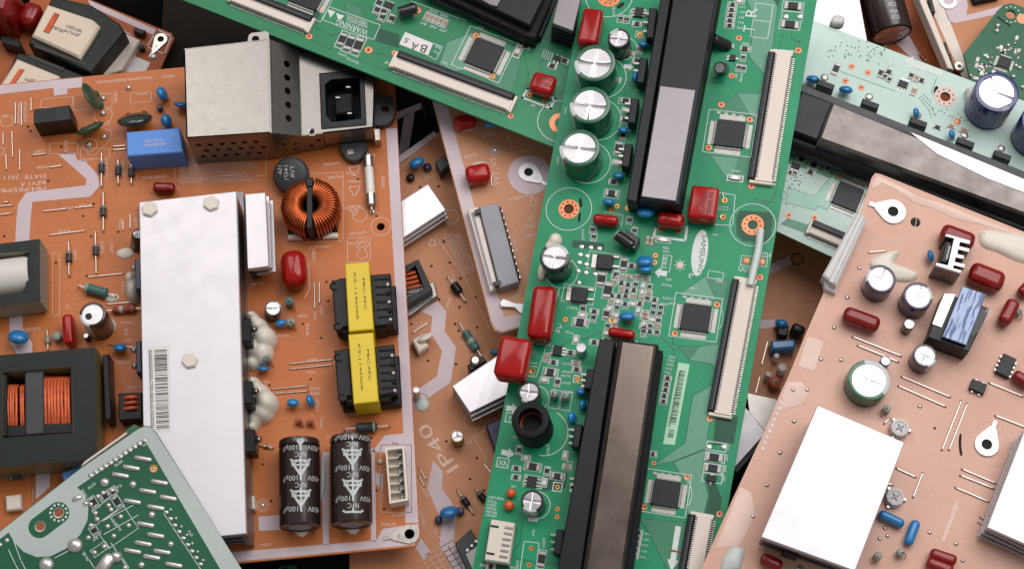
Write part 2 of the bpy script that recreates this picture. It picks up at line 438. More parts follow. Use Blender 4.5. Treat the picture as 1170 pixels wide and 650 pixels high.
    # ---- components
    def ecap(s, x, y, r, h, sleeve='sleeve_black', top='X', mark='sleeve_mark', ma=.1, mw=.16, ta=0, lean=None, z0=0):
        c = s.p(x, y, h+z0); r = round(r*s.sc(x, y, h), 2); base = Vector((c.x, c.y, z0))
        def f():
            b = MB()
            pr = [(r*.9, 0), (r*.98, .3), (r, 1.2), (r*.95, 1.7), (r, 2.2), (r, h-.7), (r*.985, h-.2), (r*.93, h), (r*.80, h), (r*.78, h-.4)]
            b.lathe(pr, 32, 0, mfun=lambda t, i: 1 if abs((t-ma+.5) % 1-.5) < mw/2 and i >= 4 else 0)
            return b.mesh('electrolytic_capacitor', [sleeve, mark])
        def g():
            b = MB(); nr, na = 7, 48; rt = r*.80; vs = []; fs = []; K = {'X': 4, 'Y': 3, 'K': 2}.get(top, 0)
            for i in range(nr+1):
                q = rt*(i/nr)
                for j in range(na):
                    t = 2*math.pi*j/na+ta; z = h-.25
                    if K:
                        step = 2*math.pi/K; u = ((t) % step); d = min(u, step-u); dist = q*math.sin(min(d, math.pi/2))
                        z -= .15*math.exp(-(dist/(.05*r+.08))**2); z += .016*r*(i/nr)*math.cos(t-(3.1*int((t % (2*math.pi))/step)+ta*5))
                    vs.append((q*math.cos(t), q*math.sin(t), z))
            for i in range(nr):
                for j in range(na):
                    a, c_ = i*na+j, i*na+(j+1) % na; fs.append((a, a+na, c_+na, c_))
            b.add(vs, fs); return b.mesh('can_top', ['can_top'], 60)
        M = LM(base, 0, lean)
        o = mk('electrolytic_capacitor', cached(('ec', r, h, sleeve, mark, ma, mw), f), s.e, M)
        mk('can_top', cached(('ect', r, h, top, ta), g), o)
        return o
    def film(s, p0, p1, wpx, h, m='red_epoxy', name='film_capacitor', z0=.6, r=.36, leads=True, seg=4, lean=None):
        c, a, L, W = s.bar(p0, p1, wpx, h)
        o = mk(name, rbox_mesh(L, W, h-z0, min(W, h-z0, L)*r, m, seg), s.e, LM((c.x, c.y, z0), a, lean))
        return o
    def dcap(s, x, y, dpx, dirpx=(1, 0), m='blue_epoxy', t=.42, tilt=0., name='disc_capacitor', lead=2.):
        k = s.sc(x, y); d = dpx*k; hz = d*.42*math.cos(tilt)+d*t*.5*math.sin(abs(tilt)) + lead*.6; c = s.p(x, y, hz); a = s.ang((x, y), (x+dirpx[0], y+dirpx[1]))
        d = round(d, 1)
        def f():
            b = MB(); b.ball((0, 0, 0), d/2, d*t/2, d/2*.92, 0, 16, 10)
            for q in (-1, 1): b.ball((q*d*.22, 0, -d*.42), d*.13, d*.13, d*.16, 0, 8, 6)
            return b.mesh(name, [m])
        def g():
            b = MB()
            for q in (-1, 1): b.tube([(q*d*.22, 0, -d*.42), (q*d*.26, 0, -d*.42-lead-1)], .3, 5)
            return b.mesh('lead', ['tin'])
        T = Matrix.Rotation(tilt, 4, 'X')
        o = mk(name, cached(('dc', d, t, m, name), f), s.e, LM((c.x, c.y, hz), a, T)); mk('lead', cached(('dcl', d, lead), g), o)
        return o
    def axial(s, p0, p1, bl, br, m, band=None, name='resistor', z=None, dog=.1, lead='tin', off=.5):
        """a body lying on two bent leads; bl, br in px"""
        k = s.sc(*p0); r = round(br*k, 2); z = r+.15 if z is None else z
        a = s.p(*p0, z); b = s.p(*p1, z); L = (b-a).length; an = math.atan2((b-a).y, (b-a).x); l = round(bl*k, 2)
        c = a+(b-a)*off; x0 = -L*off; x1 = L*(1-off)
        T = Matrix.Rotation(math.pi/2, 4, 'Y')
        def f():
            B = MB(); e = l*.22
            B.lathe([(r*.45, -l/2), (r*.95, -l/2+r*.3), (r, -l/2+e*.6), (r*(1-dog), -l/2+e), (r*(1-dog), l/2-e), (r, l/2-e*.6), (r*.95, l/2-r*.3), (r*.45, l/2)], 14, 0, T)
            return B.mesh(name, [m])
        o = mk(name, cached(('ax', r, l, m, dog, name), f), s.e, LM((c.x, c.y, z), an))
        def g():
            B = MB(); B.tube([(x0, 0, -z-.5), (x0, 0, -.5), (x0+.4, 0, 0), (-l/2+.1, 0, 0)], .33, 6); B.tube([(l/2-.1, 0, 0), (x1-.4, 0, 0), (x1, 0, -.5), (x1, 0, -z-.5)], .33, 6)
            return B.mesh('lead', [lead])
        mk('lead', g(), o)
        if band:
            for (q, wd, bm) in band:
                B = MB(); B.lathe([(r*1.02, l*q-l*wd/2), (r*1.02, l*q+l*wd/2)], 14, 0, T); mk('band', B.mesh('band', [bm]), o)
        return o
    def jumper(s, p0, p1, m='tin', r=.28):
        a = s.p(*p0); b = s.p(*p1); B = MB(); c = (a+b)/2; L = (b-a).length
        B.tube([(-L/2, 0, -.4), (-L/2, 0, .25), (-L/2+.35, 0, .55), (L/2-.35, 0, .55), (L/2, 0, .25), (L/2, 0, -.4)], r, 6)
        return mk('jumper_wire', B.mesh('jumper_wire', [m]), s.e, LM(c, math.atan2((b-a).y, (b-a).x)))
    def smd(s, x, y, l, w_, a=None, kind='r', h=.6, name=None):
        """l, w in px, a = rotation on the board"""
        k = s.sc(x, y); L = round(l*k*2)/2 if l*k > 1.2 else 1.; W = round(w_*k*4)/4; W = max(W, .5)
        c = s.p(x, y); a = s.a0 if a is None else a
        def f():
            B = MB(); e = L*.2
            B.box(0, 0, .02, h, L-2*e, W*.98, 0, .05)
            for q in (-1, 1): B.box(q*(L/2-e/2), 0, .02, h+.04, e, W, 1, .06)
            for q in (-1, 1): B.box(q*(L/2+.1), 0, .0, .16, .5, W*1.15, 1, .05)
            return B.mesh('chip_part', [{'r': 'chip_black', 'c': 'ceramic_tan', 'w': 'ceramic_white', 't': 'tin'}[kind], 'lead_frame'])
        return mk(name or {'r': 'chip_resistor', 'c': 'chip_capacitor', 'w': 'chip_resistor', 't': 'crystal'}[kind], cached(('smd', L, W, kind, h), f), s.e, LM(c, a))
    def sop(s, x, y, l, w_, n, a=None, h=1.5, name='small_chip', leg=.9, dip=False, nb=None):
        k = s.sc(x, y, h); L, W = round(l*k, 1), round(w_*k, 1); c = s.p(x, y, h); a = s.a0 if a is None else a; nb = n if nb is None else nb
        def f():
            B = MB(); B.box(0, 0, .15, h, L, W, 0, .12); B.ball((-L*.36, -W*.28, h-.02), .3, .3, .05, 0, 8, 4); return B.mesh(name, ['chip_black'])
        def g():
            B = MB()
            for sd, nn in ((-1, n), (1, nb)):
                for i in range(nn):
                    x_ = L*((i+.5)/nn-.5)*.96; pw = min(.8, L/nn*.55)
                    B.box(x_, sd*(W/2+leg*.25), h*.4, h*.4+.2, pw, leg*.6); B.box(x_, sd*(W/2+leg*.5), -.2 if dip else .03, h*.5, pw, .25)
                    if not dip: B.box(x_, sd*(W/2+leg*.85), .02, .25, pw, leg*.7)
            return B.mesh('pins', ['tin'])
        o = mk(name, cached(('sop', L, W, h, name), f), s.e, LM((c.x, c.y, 0), a)); mk('pins', cached(('sopp', L, W, h, n, nb, leg, dip), g), o); return o
    def qfp(s, x, y, d, a=None, n=18, name='square_chip', lead=.19):
        h = 1.6; k = s.sc(x, y, h); D = round(d*k*.95, 1); c = s.p(x, y, h); a = s.a0 if a is None else a
        def f():
            B = MB(); e = D*.06; q = D/2
            B.prism([(-q+e, -q), (q-e, -q), (q, -q+e), (q, q-e), (q-e, q), (-q+e, q), (-q, q-e), (-q, -q+e)], .1, h, 0, .18)
            return B.mesh(name, ['chip_black'])
        def g():
            B = MB(); ld = D*lead
            for q in range(4):
                M = Matrix.Rotation(q*math.pi/2, 4, 'Z'); pw = D*.88/n
                for i in range(n):
                    x_ = D*.88*((i+.5)/n-.5)
                    B.add([(x_-pw*.3, D/2, h*.5), (x_+pw*.3, D/2, h*.5), (x_+pw*.3, D/2+ld*.35, h*.48), (x_-pw*.3, D/2+ld*.35, h*.48), (x_-pw*.3, D/2+ld*.5, .15), (x_+pw*.3, D/2+ld*.5, .15), (x_-pw*.3, D/2+ld, .13), (x_+pw*.3, D/2+ld, .13)],
                          [(3, 2, 1, 0), (4, 5, 2, 3), (6, 7, 5, 4)], 0, M)
                B.box(0, D/2+ld*.8, .02, .12, D*.9, ld*.9, 1, M=M)
            return B.mesh('pins', ['lead_frame', 'lead_frame'])
        o = mk(name, cached(('qfp', D), f), s.e, LM((c.x, c.y, 0), a)); mk('pins', cached(('qfpp', D, n), g), o); return o
    def ffc(s, p0, p1, wpx, side=-1, lat=7, n=60, h=2.6, house='ivory_plastic', gap=1.5):
        """ribbon-cable connector: ivory housing, black latch bar on one side, comb of contacts on both"""
        c, a, L, W = s.bar(p0, p1, wpx, h); k = s.sc(*p0); lw = lat*k; g_ = gap*k
        B = MB(); B.box(0, 0, .1, h, L, W, 0, .15)
        for q in (-1, 1): B.box(q*(L/2+.5), side*(lw*.4), .1, h*.8, 1.4, W+lw*.9, 0, .2)
        o = mk('ribbon_connector', B.mesh('ribbon_connector', [house]), s.e, LM(c, a))
        B = MB(); B.box(0, side*(W/2+lw/2+g_*.4), .3, h*1.05, L*.985, lw, 0, .4); B.box(0, side*(W/2+lw*.45), h*1.0, h*1.12, L*.95, lw*.25, 1, .05)
        mk('latch', B.mesh('latch', ['black_plastic', 'grey_plastic']), o)
        B = MB()
        for q in (-1, 1):
            for i in range(n):
                x_ = L*.96*((i+.5)/n-.5); pw = L/n*.45
                if q == side: B.box(x_, q*(W/2-.35), h*.8, h+.06, pw, 1.1, 0)
                else: B.box(x_, q*(W/2-.25), h*.8, h+.06, pw, .8, 0); B.box(x_, q*(W/2+.6), .05, .5, pw, 1.3, 1)
        mk('contacts', B.mesh('contacts', ['black_matte', 'tin']), o)
        return o
    def ring(s, x, y, ro, ri, m='copper_pad', dots=0, name='pad_ring', th=.15):
        c = s.p(x, y); k = s.sc(x, y); ro = round(ro*k, 1); ri = round(ri*k, 2)
        def f():
            B = MB(); B.lathe([(ri, -.3), (ri, th*.9), (ri+.05, th), (ro-.05, th), (ro, th*.6), (ro, 0)], 24, cap=False)
            return B.mesh(name, [m])
        o = mk(name, cached(('ring', ro, ri, m, th), f), s.e, LM(c))
        if dots:
            B = MB()
            for i in range(dots):
                t = 2*math.pi*i/dots; q = (ro+ri)/2; B.lathe([(.42, th-.02), (.38, th+.04)], 8, 0, Matrix.Translation((q*math.cos(t), q*math.sin(t), 0)))
            mk('via_hole', B.mesh('via_hole', ['hole_dark']), o)
        return o
    def via(s, x, y, r=4, m='copper_pad'):
        c = s.p(x, y); k = s.sc(x, y); r = round(r*k, 1)
        def f():
            B = MB(); B.lathe([(r*.38, -.1), (r*.38, .14), (r*.45, .2), (r*.9, .2), (r, .1), (r, 0)], 14, cap=False); B.lathe([(r*.40, .0), (r*.40, .03)], 10, 1); return B.mesh('test_pad', [m, 'red_ink'])
        return mk('test_pad', cached(('via', r, m), f), s.e, LM(c))
    def hole(s, x, y, r=1.3, m='hole_dark'): s.disc(x, y, r, m, .10, 8)
    def solder(s, x, y, r, m='solder', l=0, dirpx=(1, 0), name='solder_joint', hz=.5):
        c = s.p(x, y); k = s.sc(x, y); r = round(r*k, 1); l = round(l*k, 1); a = s.ang((x, y), (x+dirpx[0], y+dirpx[1])) if l else 0
        def f():
            B = MB(); B.ball((0, 0, 0), r+l/2, r, r*hz+.25, 0, 16, 6, half=True)
            if l: B = MB(); q = l/2; vs = []
            if l:
                for (f_, z) in ((1, 0), (.92, r*.45), (.55, r*.75)):
                    ring_ = []
                    for i in range(16):
                        t = 2*math.pi*i/16; ring_.append((math.copysign(q, math.cos(t))+r*f_*math.cos(t), r*f_*math.sin(t), z+.02))
                    vs += ring_
                fs = [(j*16+i, j*16+(i+1) % 16, j*16+16+(i+1) % 16, j*16+16+i) for j in range(2) for i in range(16)] + [tuple(range(32, 48))]
                B.add(vs, fs)
            return B.mesh(name, [m], 60)
        return mk(name, cached(('sol', r, l, m, hz), f), s.e, LM(c, a))
    def lug(s, cx, cy, r, tip, rh, m='tin', th=.9, name='ring_terminal', tw=.18):
        c = s.p(cx, cy); t = s.p(*tip); k = s.sc(cx, cy); r *= k; rh *= k; L = (t-c).length; a = math.atan2((t-c).y, (t-c).x)
        pts = [(r*math.cos(q), r*math.sin(q)) for q in [math.radians(60+i*240/18) for i in range(19)]] + [(L*.72, -r*tw*1.6), (L*.72, -r*tw), (L, -r*tw), (L, r*tw), (L*.72, r*tw), (L*.72, r*tw*1.6)]
        B = MB(); B.plate(pts, [[(rh*math.cos(i*math.pi/8), rh*math.sin(i*math.pi/8)) for i in range(16)]], .1, th)
        o = mk(name, B.mesh(name, [m]), s.e, LM(c, a))
        B = MB(); B.lathe([(rh*1.0, -.5), (rh*.98, .12)], 16, 0); mk('screw_hole', B.mesh('screw_hole', ['hole_dark']), o)
        B = MB(); B.box(L*.42, 0, th-.02, th+.12, r*.3, r*.36, 0, .05); mk('crimp_mark', B.mesh('crimp_mark', ['steel']), o)
        return o
    def standing(s, x, y, r, h, m, name='resistor', lead=True, dirpx=(1, 1)):
        c = s.p(x, y, h); k = s.sc(x, y, h); r = round(r*k, 2); a = s.ang((x, y), (x+dirpx[0], y+dirpx[1]))
        def f():
            B = MB(); B.lathe([(r*.5, .8), (r, 1.3), (r*.9, 2.2), (r*.9, h-1.2), (r, h-.6), (r*.7, h-.1), (.4, h)], 14, 0); return B.mesh(name, [m])
        o = mk(name, cached(('st', r, h, m, name), f), s.e, LM((c.x, c.y, 0), a))
        def g():
            B = MB(); B.tube([(0, 0, h-.1), (0, 0, h+.5), (.5, 0, h+.9), (r+.7, 0, h*.6), (r+1.2, 0, -.3)], .28, 6); return B.mesh('lead', ['tin'])
        if lead: mk('lead', cached(('stl', r, h), g), o)
        return o
    def blob(s, pts, m='glue', name='glue_blob', z=0):
        """pts: (px, py, rx px, ry px, height mm)"""
        B = MB()
        for x, y, rx, ry, h in pts:
            c = s.p(x, y, h*.4); k = s.sc(x, y); B.ball((c.x, c.y, z), rx*k, ry*k, h, 0, 18, 12)
        o = mk(name, B.mesh(name, [m], 180), s.e)
        md = o.modifiers.new('merge', 'REMESH'); md.mode = 'VOXEL'; md.voxel_size = .0006; md.use_smooth_shade = True
        md = o.modifiers.new('soften', 'SMOOTH'); md.factor = .6; md.iterations = 9
        return o
    def puddle(s, poly, h, m='glue', name='glue_blob'):
        B = MB(); q = s.P(poly); p_ = ccw(q); n = len(p_)
        r1 = [(x, y, h*.6) for x, y in inset(p_, h*.25)]; r2 = [(x, y, h) for x, y in inset(p_, h*1.0)]
        vs = [(x, y, 0) for x, y in p_] + r1 + r2
        fs = [(k*n+i, k*n+(i+1) % n, (k+1)*n+(i+1) % n, (k+1)*n+i) for k in range(2) for i in range(n)]
        tri = tessellate_polygon([[Vector((x, y, 0)) for x, y, z in r2]])
        for t in tri:
            a, b, c = [r2[i] for i in t]
            ok = (b[0]-a[0])*(c[1]-a[1]) - (b[1]-a[1])*(c[0]-a[0]) > 0
            fs.append(tuple(i+2*n for i in (t if ok else (t[0], t[2], t[1]))))
        B.add(vs, fs); return mk(name, B.mesh(name, [m], 80), s.e)
    def sheetcap(s, name, poly, m, z, parent):
        B = MB(); B.sheet(s.P(poly, z), z); return mk(name, B.mesh(name, [m]), parent)
def smooth_poly(pts, it=2):
    for _ in range(it):
        o = []
        for i in range(len(pts)):
            a, b = pts[i], pts[(i+1) % len(pts)]
            o += [(a[0]*.75+b[0]*.25, a[1]*.75+b[1]*.25), (a[0]*.25+b[0]*.75, a[1]*.25+b[1]*.75)]
        pts = o
    return pts
# ------------------------------------------------------------------ table top under the heap
b_ = MB(); b_.box(0, 60, -40, 0, 1400, 1200, 0)
tb = mk('table_top', b_.mesh('table_top', ['table']), None); tb['kind'] = 'structure'; tb['label'] = 'dark table top under the heap of boards'
# ================================================================== orange power board, left
A = Board(40, (230, 400), (100, -4), label='large orange power supply board with long white heatsink and two yellow transformers, left', name='circuit_board')
A.slab([(-60, 103), (0, 97), (200, 78), (449, 54), (480, 615), (474, 624), (273, 643), (-60, 674)], 'pcb_orange',
       [(435, 259, 4.5)], edge='pcb_deep_orange')
LI = 'silk_lilac'; SP = 'silk_pink'; SF = 'silk_faint'
A.fill([(-50, 104), (0, 98), (94, 89), (94, 100), (77, 102), (77, 108), (62, 110), (61, 101), (0, 108), (-50, 113)], LI)
A.fill([(66, 176), (86, 175), (88, 183), (97, 184), (112, 200), (114, 213), (103, 225), (37, 231), (35, 252), (33, 284), (17, 284), (19, 248), (21, 233), (30, 220), (98, 212), (99, 205)], LI)
A.fill([(11, 350), (26, 350), (26, 375), (37, 392), (37, 408), (22, 408), (11, 390)], LI)
A.fill([(441, 147), (453.5, 147), (478, 597), (463, 597), (462, 518), (425, 516), (440, 497), (461, 495)], LI)
A.fill([(255, 631), (430, 617), (437, 604), (455, 601), (478, 598), (479, 612), (473, 622), (273, 641), (250, 643)], LI)
A.fill([(368, 516), (376, 516), (376, 622), (369, 622)], LI); A.fill([(423, 512), (428, 512), (430, 618), (424, 618)], LI)
A.fill([(295, 590), (322, 588), (322, 605), (296, 606)], LI); A.fill([(41, 530), (57, 528), (57, 556), (41, 570)], LI)
A.fill([(429, 540), (438, 541), (437, 560), (429, 552)], LI)
for t, y, x1 in (('DATE: 2011. 08', 199, -12), ('REV1.4', 206, 24), ('PB4/PB5/PB6', 213, -4)):
    A.text(t, (52, y), (x1, y+3), 5, SP)
# outlines and fine print
def orect(b, x0, y0, x1, y1, m=SP, w=.22, sk=0): b.line([(x0, y0), (x1, y0+sk), (x1, y1+sk), (x0, y1)], w, m, True)
orect(A, 47, 114, 83, 124, sk=-3); orect(A, 84, 109, 128, 127, sk=-2); orect(A, 149, 107, 173, 118, sk=-2); orect(A, 57, 164, 89, 176); orect(A, 92, 170, 125, 182)
orect(A, 331, 200, 392, 278, sk=-3); orect(A, 397, 272, 423, 300, sk=-1); orect(A, 60, 289, 68, 360, sk=0); orect(A, 200, 184, 304, 205, sk=-4)
orect(A, 408, 430, 430, 470); orect(A, 435, 508, 470, 585); orect(A, 0, 410, 40, 420)
A.line([(348, 300), (353, 304), (354, 330), (348, 340)], .3, SP)
for q in range(15): A.micro((300-R.random()*8, 208-q*1.9), (222+R.random()*20, 211-q*1.9), 1.7, SF)
for q in range(14): A.micro((205, 210-q*2.0), (270+R.random()*28, 206-q*2.0), 1.7, SP)
for (x, y, x1, y1) in ((20, 117, 20, 142), (27, 117, 27, 140), (39, 175, 52, 174), (42, 193, 70, 191), (77, 176, 77, 160), (105, 181, 92, 182), (120, 182, 120, 205), (139, 184, 139, 203),
        (125, 140, 108, 141), (130, 105, 131, 118), (156, 109, 168, 108), (84, 236, 70, 237), (104, 233, 90, 234), (80, 262, 66, 263), (136, 250, 136, 262), (154, 250, 154, 260), (84, 285, 84, 298), (115, 276, 115, 292),
        (126, 278, 126, 290), (139, 322, 139, 336), (152, 367, 138, 367), (150, 387, 142, 387), (148, 412, 132, 412), (160, 440, 145, 441), (46, 374, 27, 375), (143, 375, 143, 385), (78, 352, 78, 346),
        (357, 284, 357, 300), (377, 280, 352, 282), (358, 356, 358, 366), (366, 350, 366, 360), (351, 359, 339, 360), (362, 409, 350, 410), (360, 424, 350, 424), (366, 442, 354, 442), (366, 448, 354, 448), (361, 456, 361, 470),
        (366, 478, 366, 490), (350, 370, 350, 384), (330, 382, 316, 382), (307, 434, 300, 434), (311, 508, 300, 508), (436, 202, 436, 215), (428, 176, 414, 177), (410, 196, 395, 197), (412, 206, 396, 206), (415, 236, 393, 237), (418, 264, 398, 266), (415, 276, 398, 277),
        (396, 475, 425, 473), (380, 498, 372, 498), (463, 586, 448, 587), (436, 600, 452, 600), (434, 560, 434, 570), (455, 505, 448, 505), (310, 620, 296, 621), (9, 131, 1, 132), (55, 527, 40, 529), (345, 212, 335, 206), (370, 190, 388, 188), (375, 205, 392, 203), (340, 300, 328, 300), (300, 322, 285, 324),
        (163, 205, 190, 203), (110, 96, 175, 90), (185, 90, 200, 88)):
    A.micro((x, y), (x1, y1), 3.0, SP)
for x, y, r in ((8, 139, 7), (0, 173, 5), (435, 259, 11), (411, 246, 8), (414, 279, 7), (414, 291, 6), (414, 279, 4), (300, 577, 7), (300, 577, 4), (118, 132, 10), (103, 166, 8), (143, 284, 0)):
    if r: A.circ(x, y, r, .25, SP)
for y in (196, 219, 241):
    A.line([(398, y-5), (412, y-6), (405, y+6)], .35, SP, True)
A.line([(99, 170), (100, 176), (108, 178), (126, 160), (128, 150), (120, 148)], .2, SP)
for x, y in ((24, 261), (26, 240), (55, 207), (75, 176), (99, 315), (104, 270), (135, 265), (107, 233), (95, 247), (64, 300), (313, 258), (313, 283), (315, 302), (346, 370), (367, 386), (355, 433), (308, 440), (373, 322), (375, 344), (430, 247), (409, 205), (326, 552), (329, 515),
             (386, 520), (317, 596), (441, 504), (447, 504), (439, 581), (430, 560), (300, 530), (310, 572), (358, 297), (78, 290), (5, 270), (35, 150), (48, 145), (32, 145), (70, 168), (391, 372), (425, 500)):
    A.hole(x, y, 1.4)
for x, y in ((118, 113), (118, 130), (119, 157), (102, 166), (153, 306), (154, 418), (153, 400), (147, 101)):
    A.solder(x, y, 3.6, hz=.9)
for a, b in (((18, 117), (18, 143)), ((25, 117), (25, 145)), ((36, 112), (36, 128)), ((4, 152), (4, 167)), ((14, 150), (15, 181)), ((7, 176), (8, 195)), ((23, 171), (23, 196)), ((37, 178), (53, 176)), ((57, 192), (71, 190)),
        ((49, 242), (77, 239)), ((85, 238), (107, 236)), ((0, 236), (15, 235)), ((0, 246), (14, 244)), ((57, 269), (98, 264)), ((100, 317), (141, 313)), ((149, 245), (149, 262)), ((141, 252), (141, 264)),
        ((331, 416), (380, 411)), ((331, 422), (380, 417)), ((310, 445), (352, 441)), ((314, 450), (352, 447)), ((359, 322), (360, 353)), ((365, 322), (365, 347)), ((129, 172), (144, 171)), ((129, 168), (144, 167)), ((122, 348), (158, 345)), ((124, 394), (160, 398)), ((38, 552), (38, 575)), ((4, 232), (10, 231))):
    A.jumper(a, b)
# ---- long heatsink
H = 28
HS = A.block('heatsink', [(159, 231), (270, 218.5), (281.5, 609), (166, 622)], H, 'alu_white', H-3.2, .3)
A.block('heatsink_web', [(160, 235), (279, 222), (291, 612), (176, 622)], 3, 'alu_dull', 0, 0, hq=0, parent=HS)
q = A.P([(163, 234), (268, 222), (279, 606), (169, 618)], H)
B = MB(); a_, b_2, c_, d_ = [Vector(v) for v in q]
for i, (z0, z1) in enumerate(((4.5, 6.6), (10.5, 12.6), (16.5, 18.6), (21.5, 23.6))): B.prism(q, z0, z1, 0, .2)
mk('heatsink_fins', B.mesh('heatsink_fins', ['alu_dull']), HS)
e = (c_-b_2).normalized(); k = Vector((-e.y, e.x))*1.2
wq = A.P([(270, 219), (281.3, 608.5)], H); w0, w1 = Vector(wq[0]), Vector(wq[1]); wd = (w0-w1).normalized(); nn = Vector((wd.y, -wd.x))
if nn.x < 0: nn = -nn
B = MB(); B.prism([w0-nn*3, w0-nn*.3, w1-nn*.3, w1-nn*3], 0, H-3.2, 0); mk('side_wall', B.mesh('side_wall', ['alu_dull']), HS)
for x, y in ((170.5, 238), (241, 231.5), (216.5, 411)):
    c = A.p(x, y, H+1.6); r = 9.0*A.sc(x, y, H)
    B = MB(); B.lathe([(r, H), (r, H+1.3), (r*.88, H+1.7)], 6, 0); o = mk('hex_bolt', B.mesh('hex_bolt', ['white_plastic']), HS, LM((c.x, c.y, 0), R.random()))
lab = A.sheetcap('barcode_label', [(168, 396), (193, 394.5), (195, 492), (171, 494)], 'paper_label', H+.08, HS)
B = MB(); y = 400
while y < 490:
    t = R.choice((.5, .6, .9, 1.3)); B.sheet(A.P([(176+(y-396)*.03, y), (190.5+(y-396)*.03, y-.9), (190.5+(y-396)*.03, y-.9+t), (176+(y-396)*.03, y+t)], H+.13), H+.13); y += t+R.choice((.5, .7, 1.1, 1.8))
for yy in range(2): A.micro((170, 400+yy*0), (172.5, 490), 3.4, h=H+.13, B=B)
mk('barcode_print', B.mesh('barcode_print', ['ink']), HS)
# transistors bolted to its right flank, with white silicone
for i, (x, y) in enumerate(((284, 378), (286, 449), (289, 504))):
    o = A.block('power_transistor', [(x-10, y-14), (x+2, y-14), (x+3, y+12), (x-9, y+13)], 17, 'black_plastic', 6, .5)
    c = A.p(x+2, y-4, 17); B = MB(); B.lathe([(2.5, 0), (2.5, .7), (1.5, 1.2), (1.5, 2.6), (1.2, 3), (0, 3)], 12)
    T = Matrix.Translation(Vector((c.x-.5, c.y, 13.5))*MM) @ Matrix.Rotation(math.pi/2.6, 4, 'Y'); mk('screw', B.mesh('screw', ['steel']), o, T)
A.blob([(288, 364, 9, 8, 13), (295, 374, 12, 12, 12), (301, 386, 15, 15, 10), (298, 402, 14, 15, 8), (290, 396, 12, 14, 8), (288, 414, 9, 8, 6)])
A.blob([(290, 439, 9, 9, 13), (297, 449, 12, 12, 12), (304, 460, 14, 15, 10), (299, 470, 14, 13, 8), (291, 478, 9, 11, 6), (288, 488, 6, 6, 6)])
A.blob([(152, 328, 9, 18, 9), (150, 320, 7, 10, 11)])
o = A.block('power_transistor', [(154, 296), (161, 295), (161, 330), (155, 331)], 18, 'navy_plastic', 6, .4); A.block('power_transistor', [(155, 390), (161, 389), (162, 425), (156, 426)], 18, 'navy_plastic', 6, .4)
A.standing(305, 408, 4, 7, 'grey_resistor'); A.dcap(301, 421, 14, (1, 0), tilt=.4)
A.axial((296, 508), (312, 512), 6, 2, 'tin', name='diode')
# second heatsink
o = A.block('heatsink', [(280, 222), (303, 220), (307, 304), (283, 307)], 22, 'alu_white', 19, .2)
for (dx, z1) in ((4, 16), (7, 11)): A.block('heatsink_fin', [(281+dx, 224), (303+dx, 222), (306+dx, 304), (284+dx, 307)], z1, 'alu', z1-2.0, .15, parent=o, hq=18)
A.block('heatsink_web', [(278, 226), (288, 225), (292, 300), (282, 302)], 19.2, 'grey_plastic', 0, 0, parent=o)
# ---- metal case of the mains inlet
hc = 29; hl = 18
TL, TR, BR_, BL = [A.p(x, y, hc) for x, y in ((210, 56), (307, 45), (309.5, 152), (213, 158))]
S0, S1 = A.p(341, 58, hl), A.p(345, 155.5, hl)
E0 = A.p(433, 66, hl)
B = MB()
B.add([TL, BL, BR_, TR], [(0, 1, 2, 3)])
mk_case = B.mesh('inlet_case', ['zinc']); CASE = mk('inlet_case', mk_case, A.e)
# slanted flank with five vent holes
def wall(name, p0, p1, p2, p3, holes, m, parent, th=.6):
    """quad p0..p3 (p0-p1 bottom edge) with round holes given as fractions (u, v, r mm)"""
    o = p0; ux = (p1-p0); L = ux.length; ux = ux.normalized(); n = ux.cross(p3-p0).normalized(); vy = n.cross(ux)
    pts = [((p-o).dot(ux), (p-o).dot(vy)) for p in (p0, p1, p2, p3)]
    hs = []
    for u, v, r in holes:
        a = (Vector(pts[0])*(1-u)+Vector(pts[1])*u)*(1-v) + (Vector(pts[3])*(1-u)+Vector(pts[2])*u)*v
        hs.append([(a.x+r*math.cos(i*math.pi/6), a.y+r*math.sin(i*math.pi/6)) for i in range(12)])
    M = Matrix((ux, vy, n)).transposed().to_4x4(); M.translation = o
    B = MB(); B.plate(pts, hs, -th, 0, 0, M=M); return mk(name, B.mesh(name, [m]), parent)
wall('vent_flank', BR_, S1, S0, TR, [(.58, v, 1.75) for v in (.18, .33, .485, .635, .79)], 'zinc', CASE)
f0 = Vector((BL.x, BL.y, 1)); f1 = Vector((BR_.x, BR_.y, 1)); f2 = Vector((S1.x, S1.y, 1))
wall('case_front', f0, f1, BR_, BL, [((i+.8+(.5 if j % 2 else 0))/7.3, .26+.22*j, 1.25) for j in range(3) for i in range(6)], 'zinc', CASE)
wall('case_front', f1, f2, S1, BR_, [(.3+.4*i, .26+.26*j, 1.2) for i in range(2) for j in range(2)], 'zinc', CASE)
X1 = A.p(368, 152.5, hl); f3 = Vector((X1.x, X1.y, 1)); wall('case_front', f2, f3, X1, S1, [(.35, .3, 1.2), (.75, .6, 1.2)], 'zinc', CASE)
f4 = Vector((TL.x, TL.y, 1)); wall('case_side', f4, f0, BL, TL, [], 'zinc', CASE)
wall('case_back', Vector((TR.x, TR.y, 1)), Vector((TL.x, TL.y, 1)), TL, TR, [], 'zinc', CASE)
wall('case_back', Vector((S0.x, S0.y, 1)), Vector((TR.x, TR.y, 1)), TR, S0, [], 'zinc', CASE)
Z0, Z1 = A.p(429, 62, hl), A.p(427, 146, hl)
wall('case_back', Vector((Z0.x, Z0.y, 1)), Vector((S0.x, S0.y, 1)), S0, Z0, [], 'zinc', CASE)
wall('case_side', Vector((Z1.x, Z1.y, 1)), Vector((Z0.x, Z0.y, 1)), Z0, Z1, [], 'zinc', CASE)
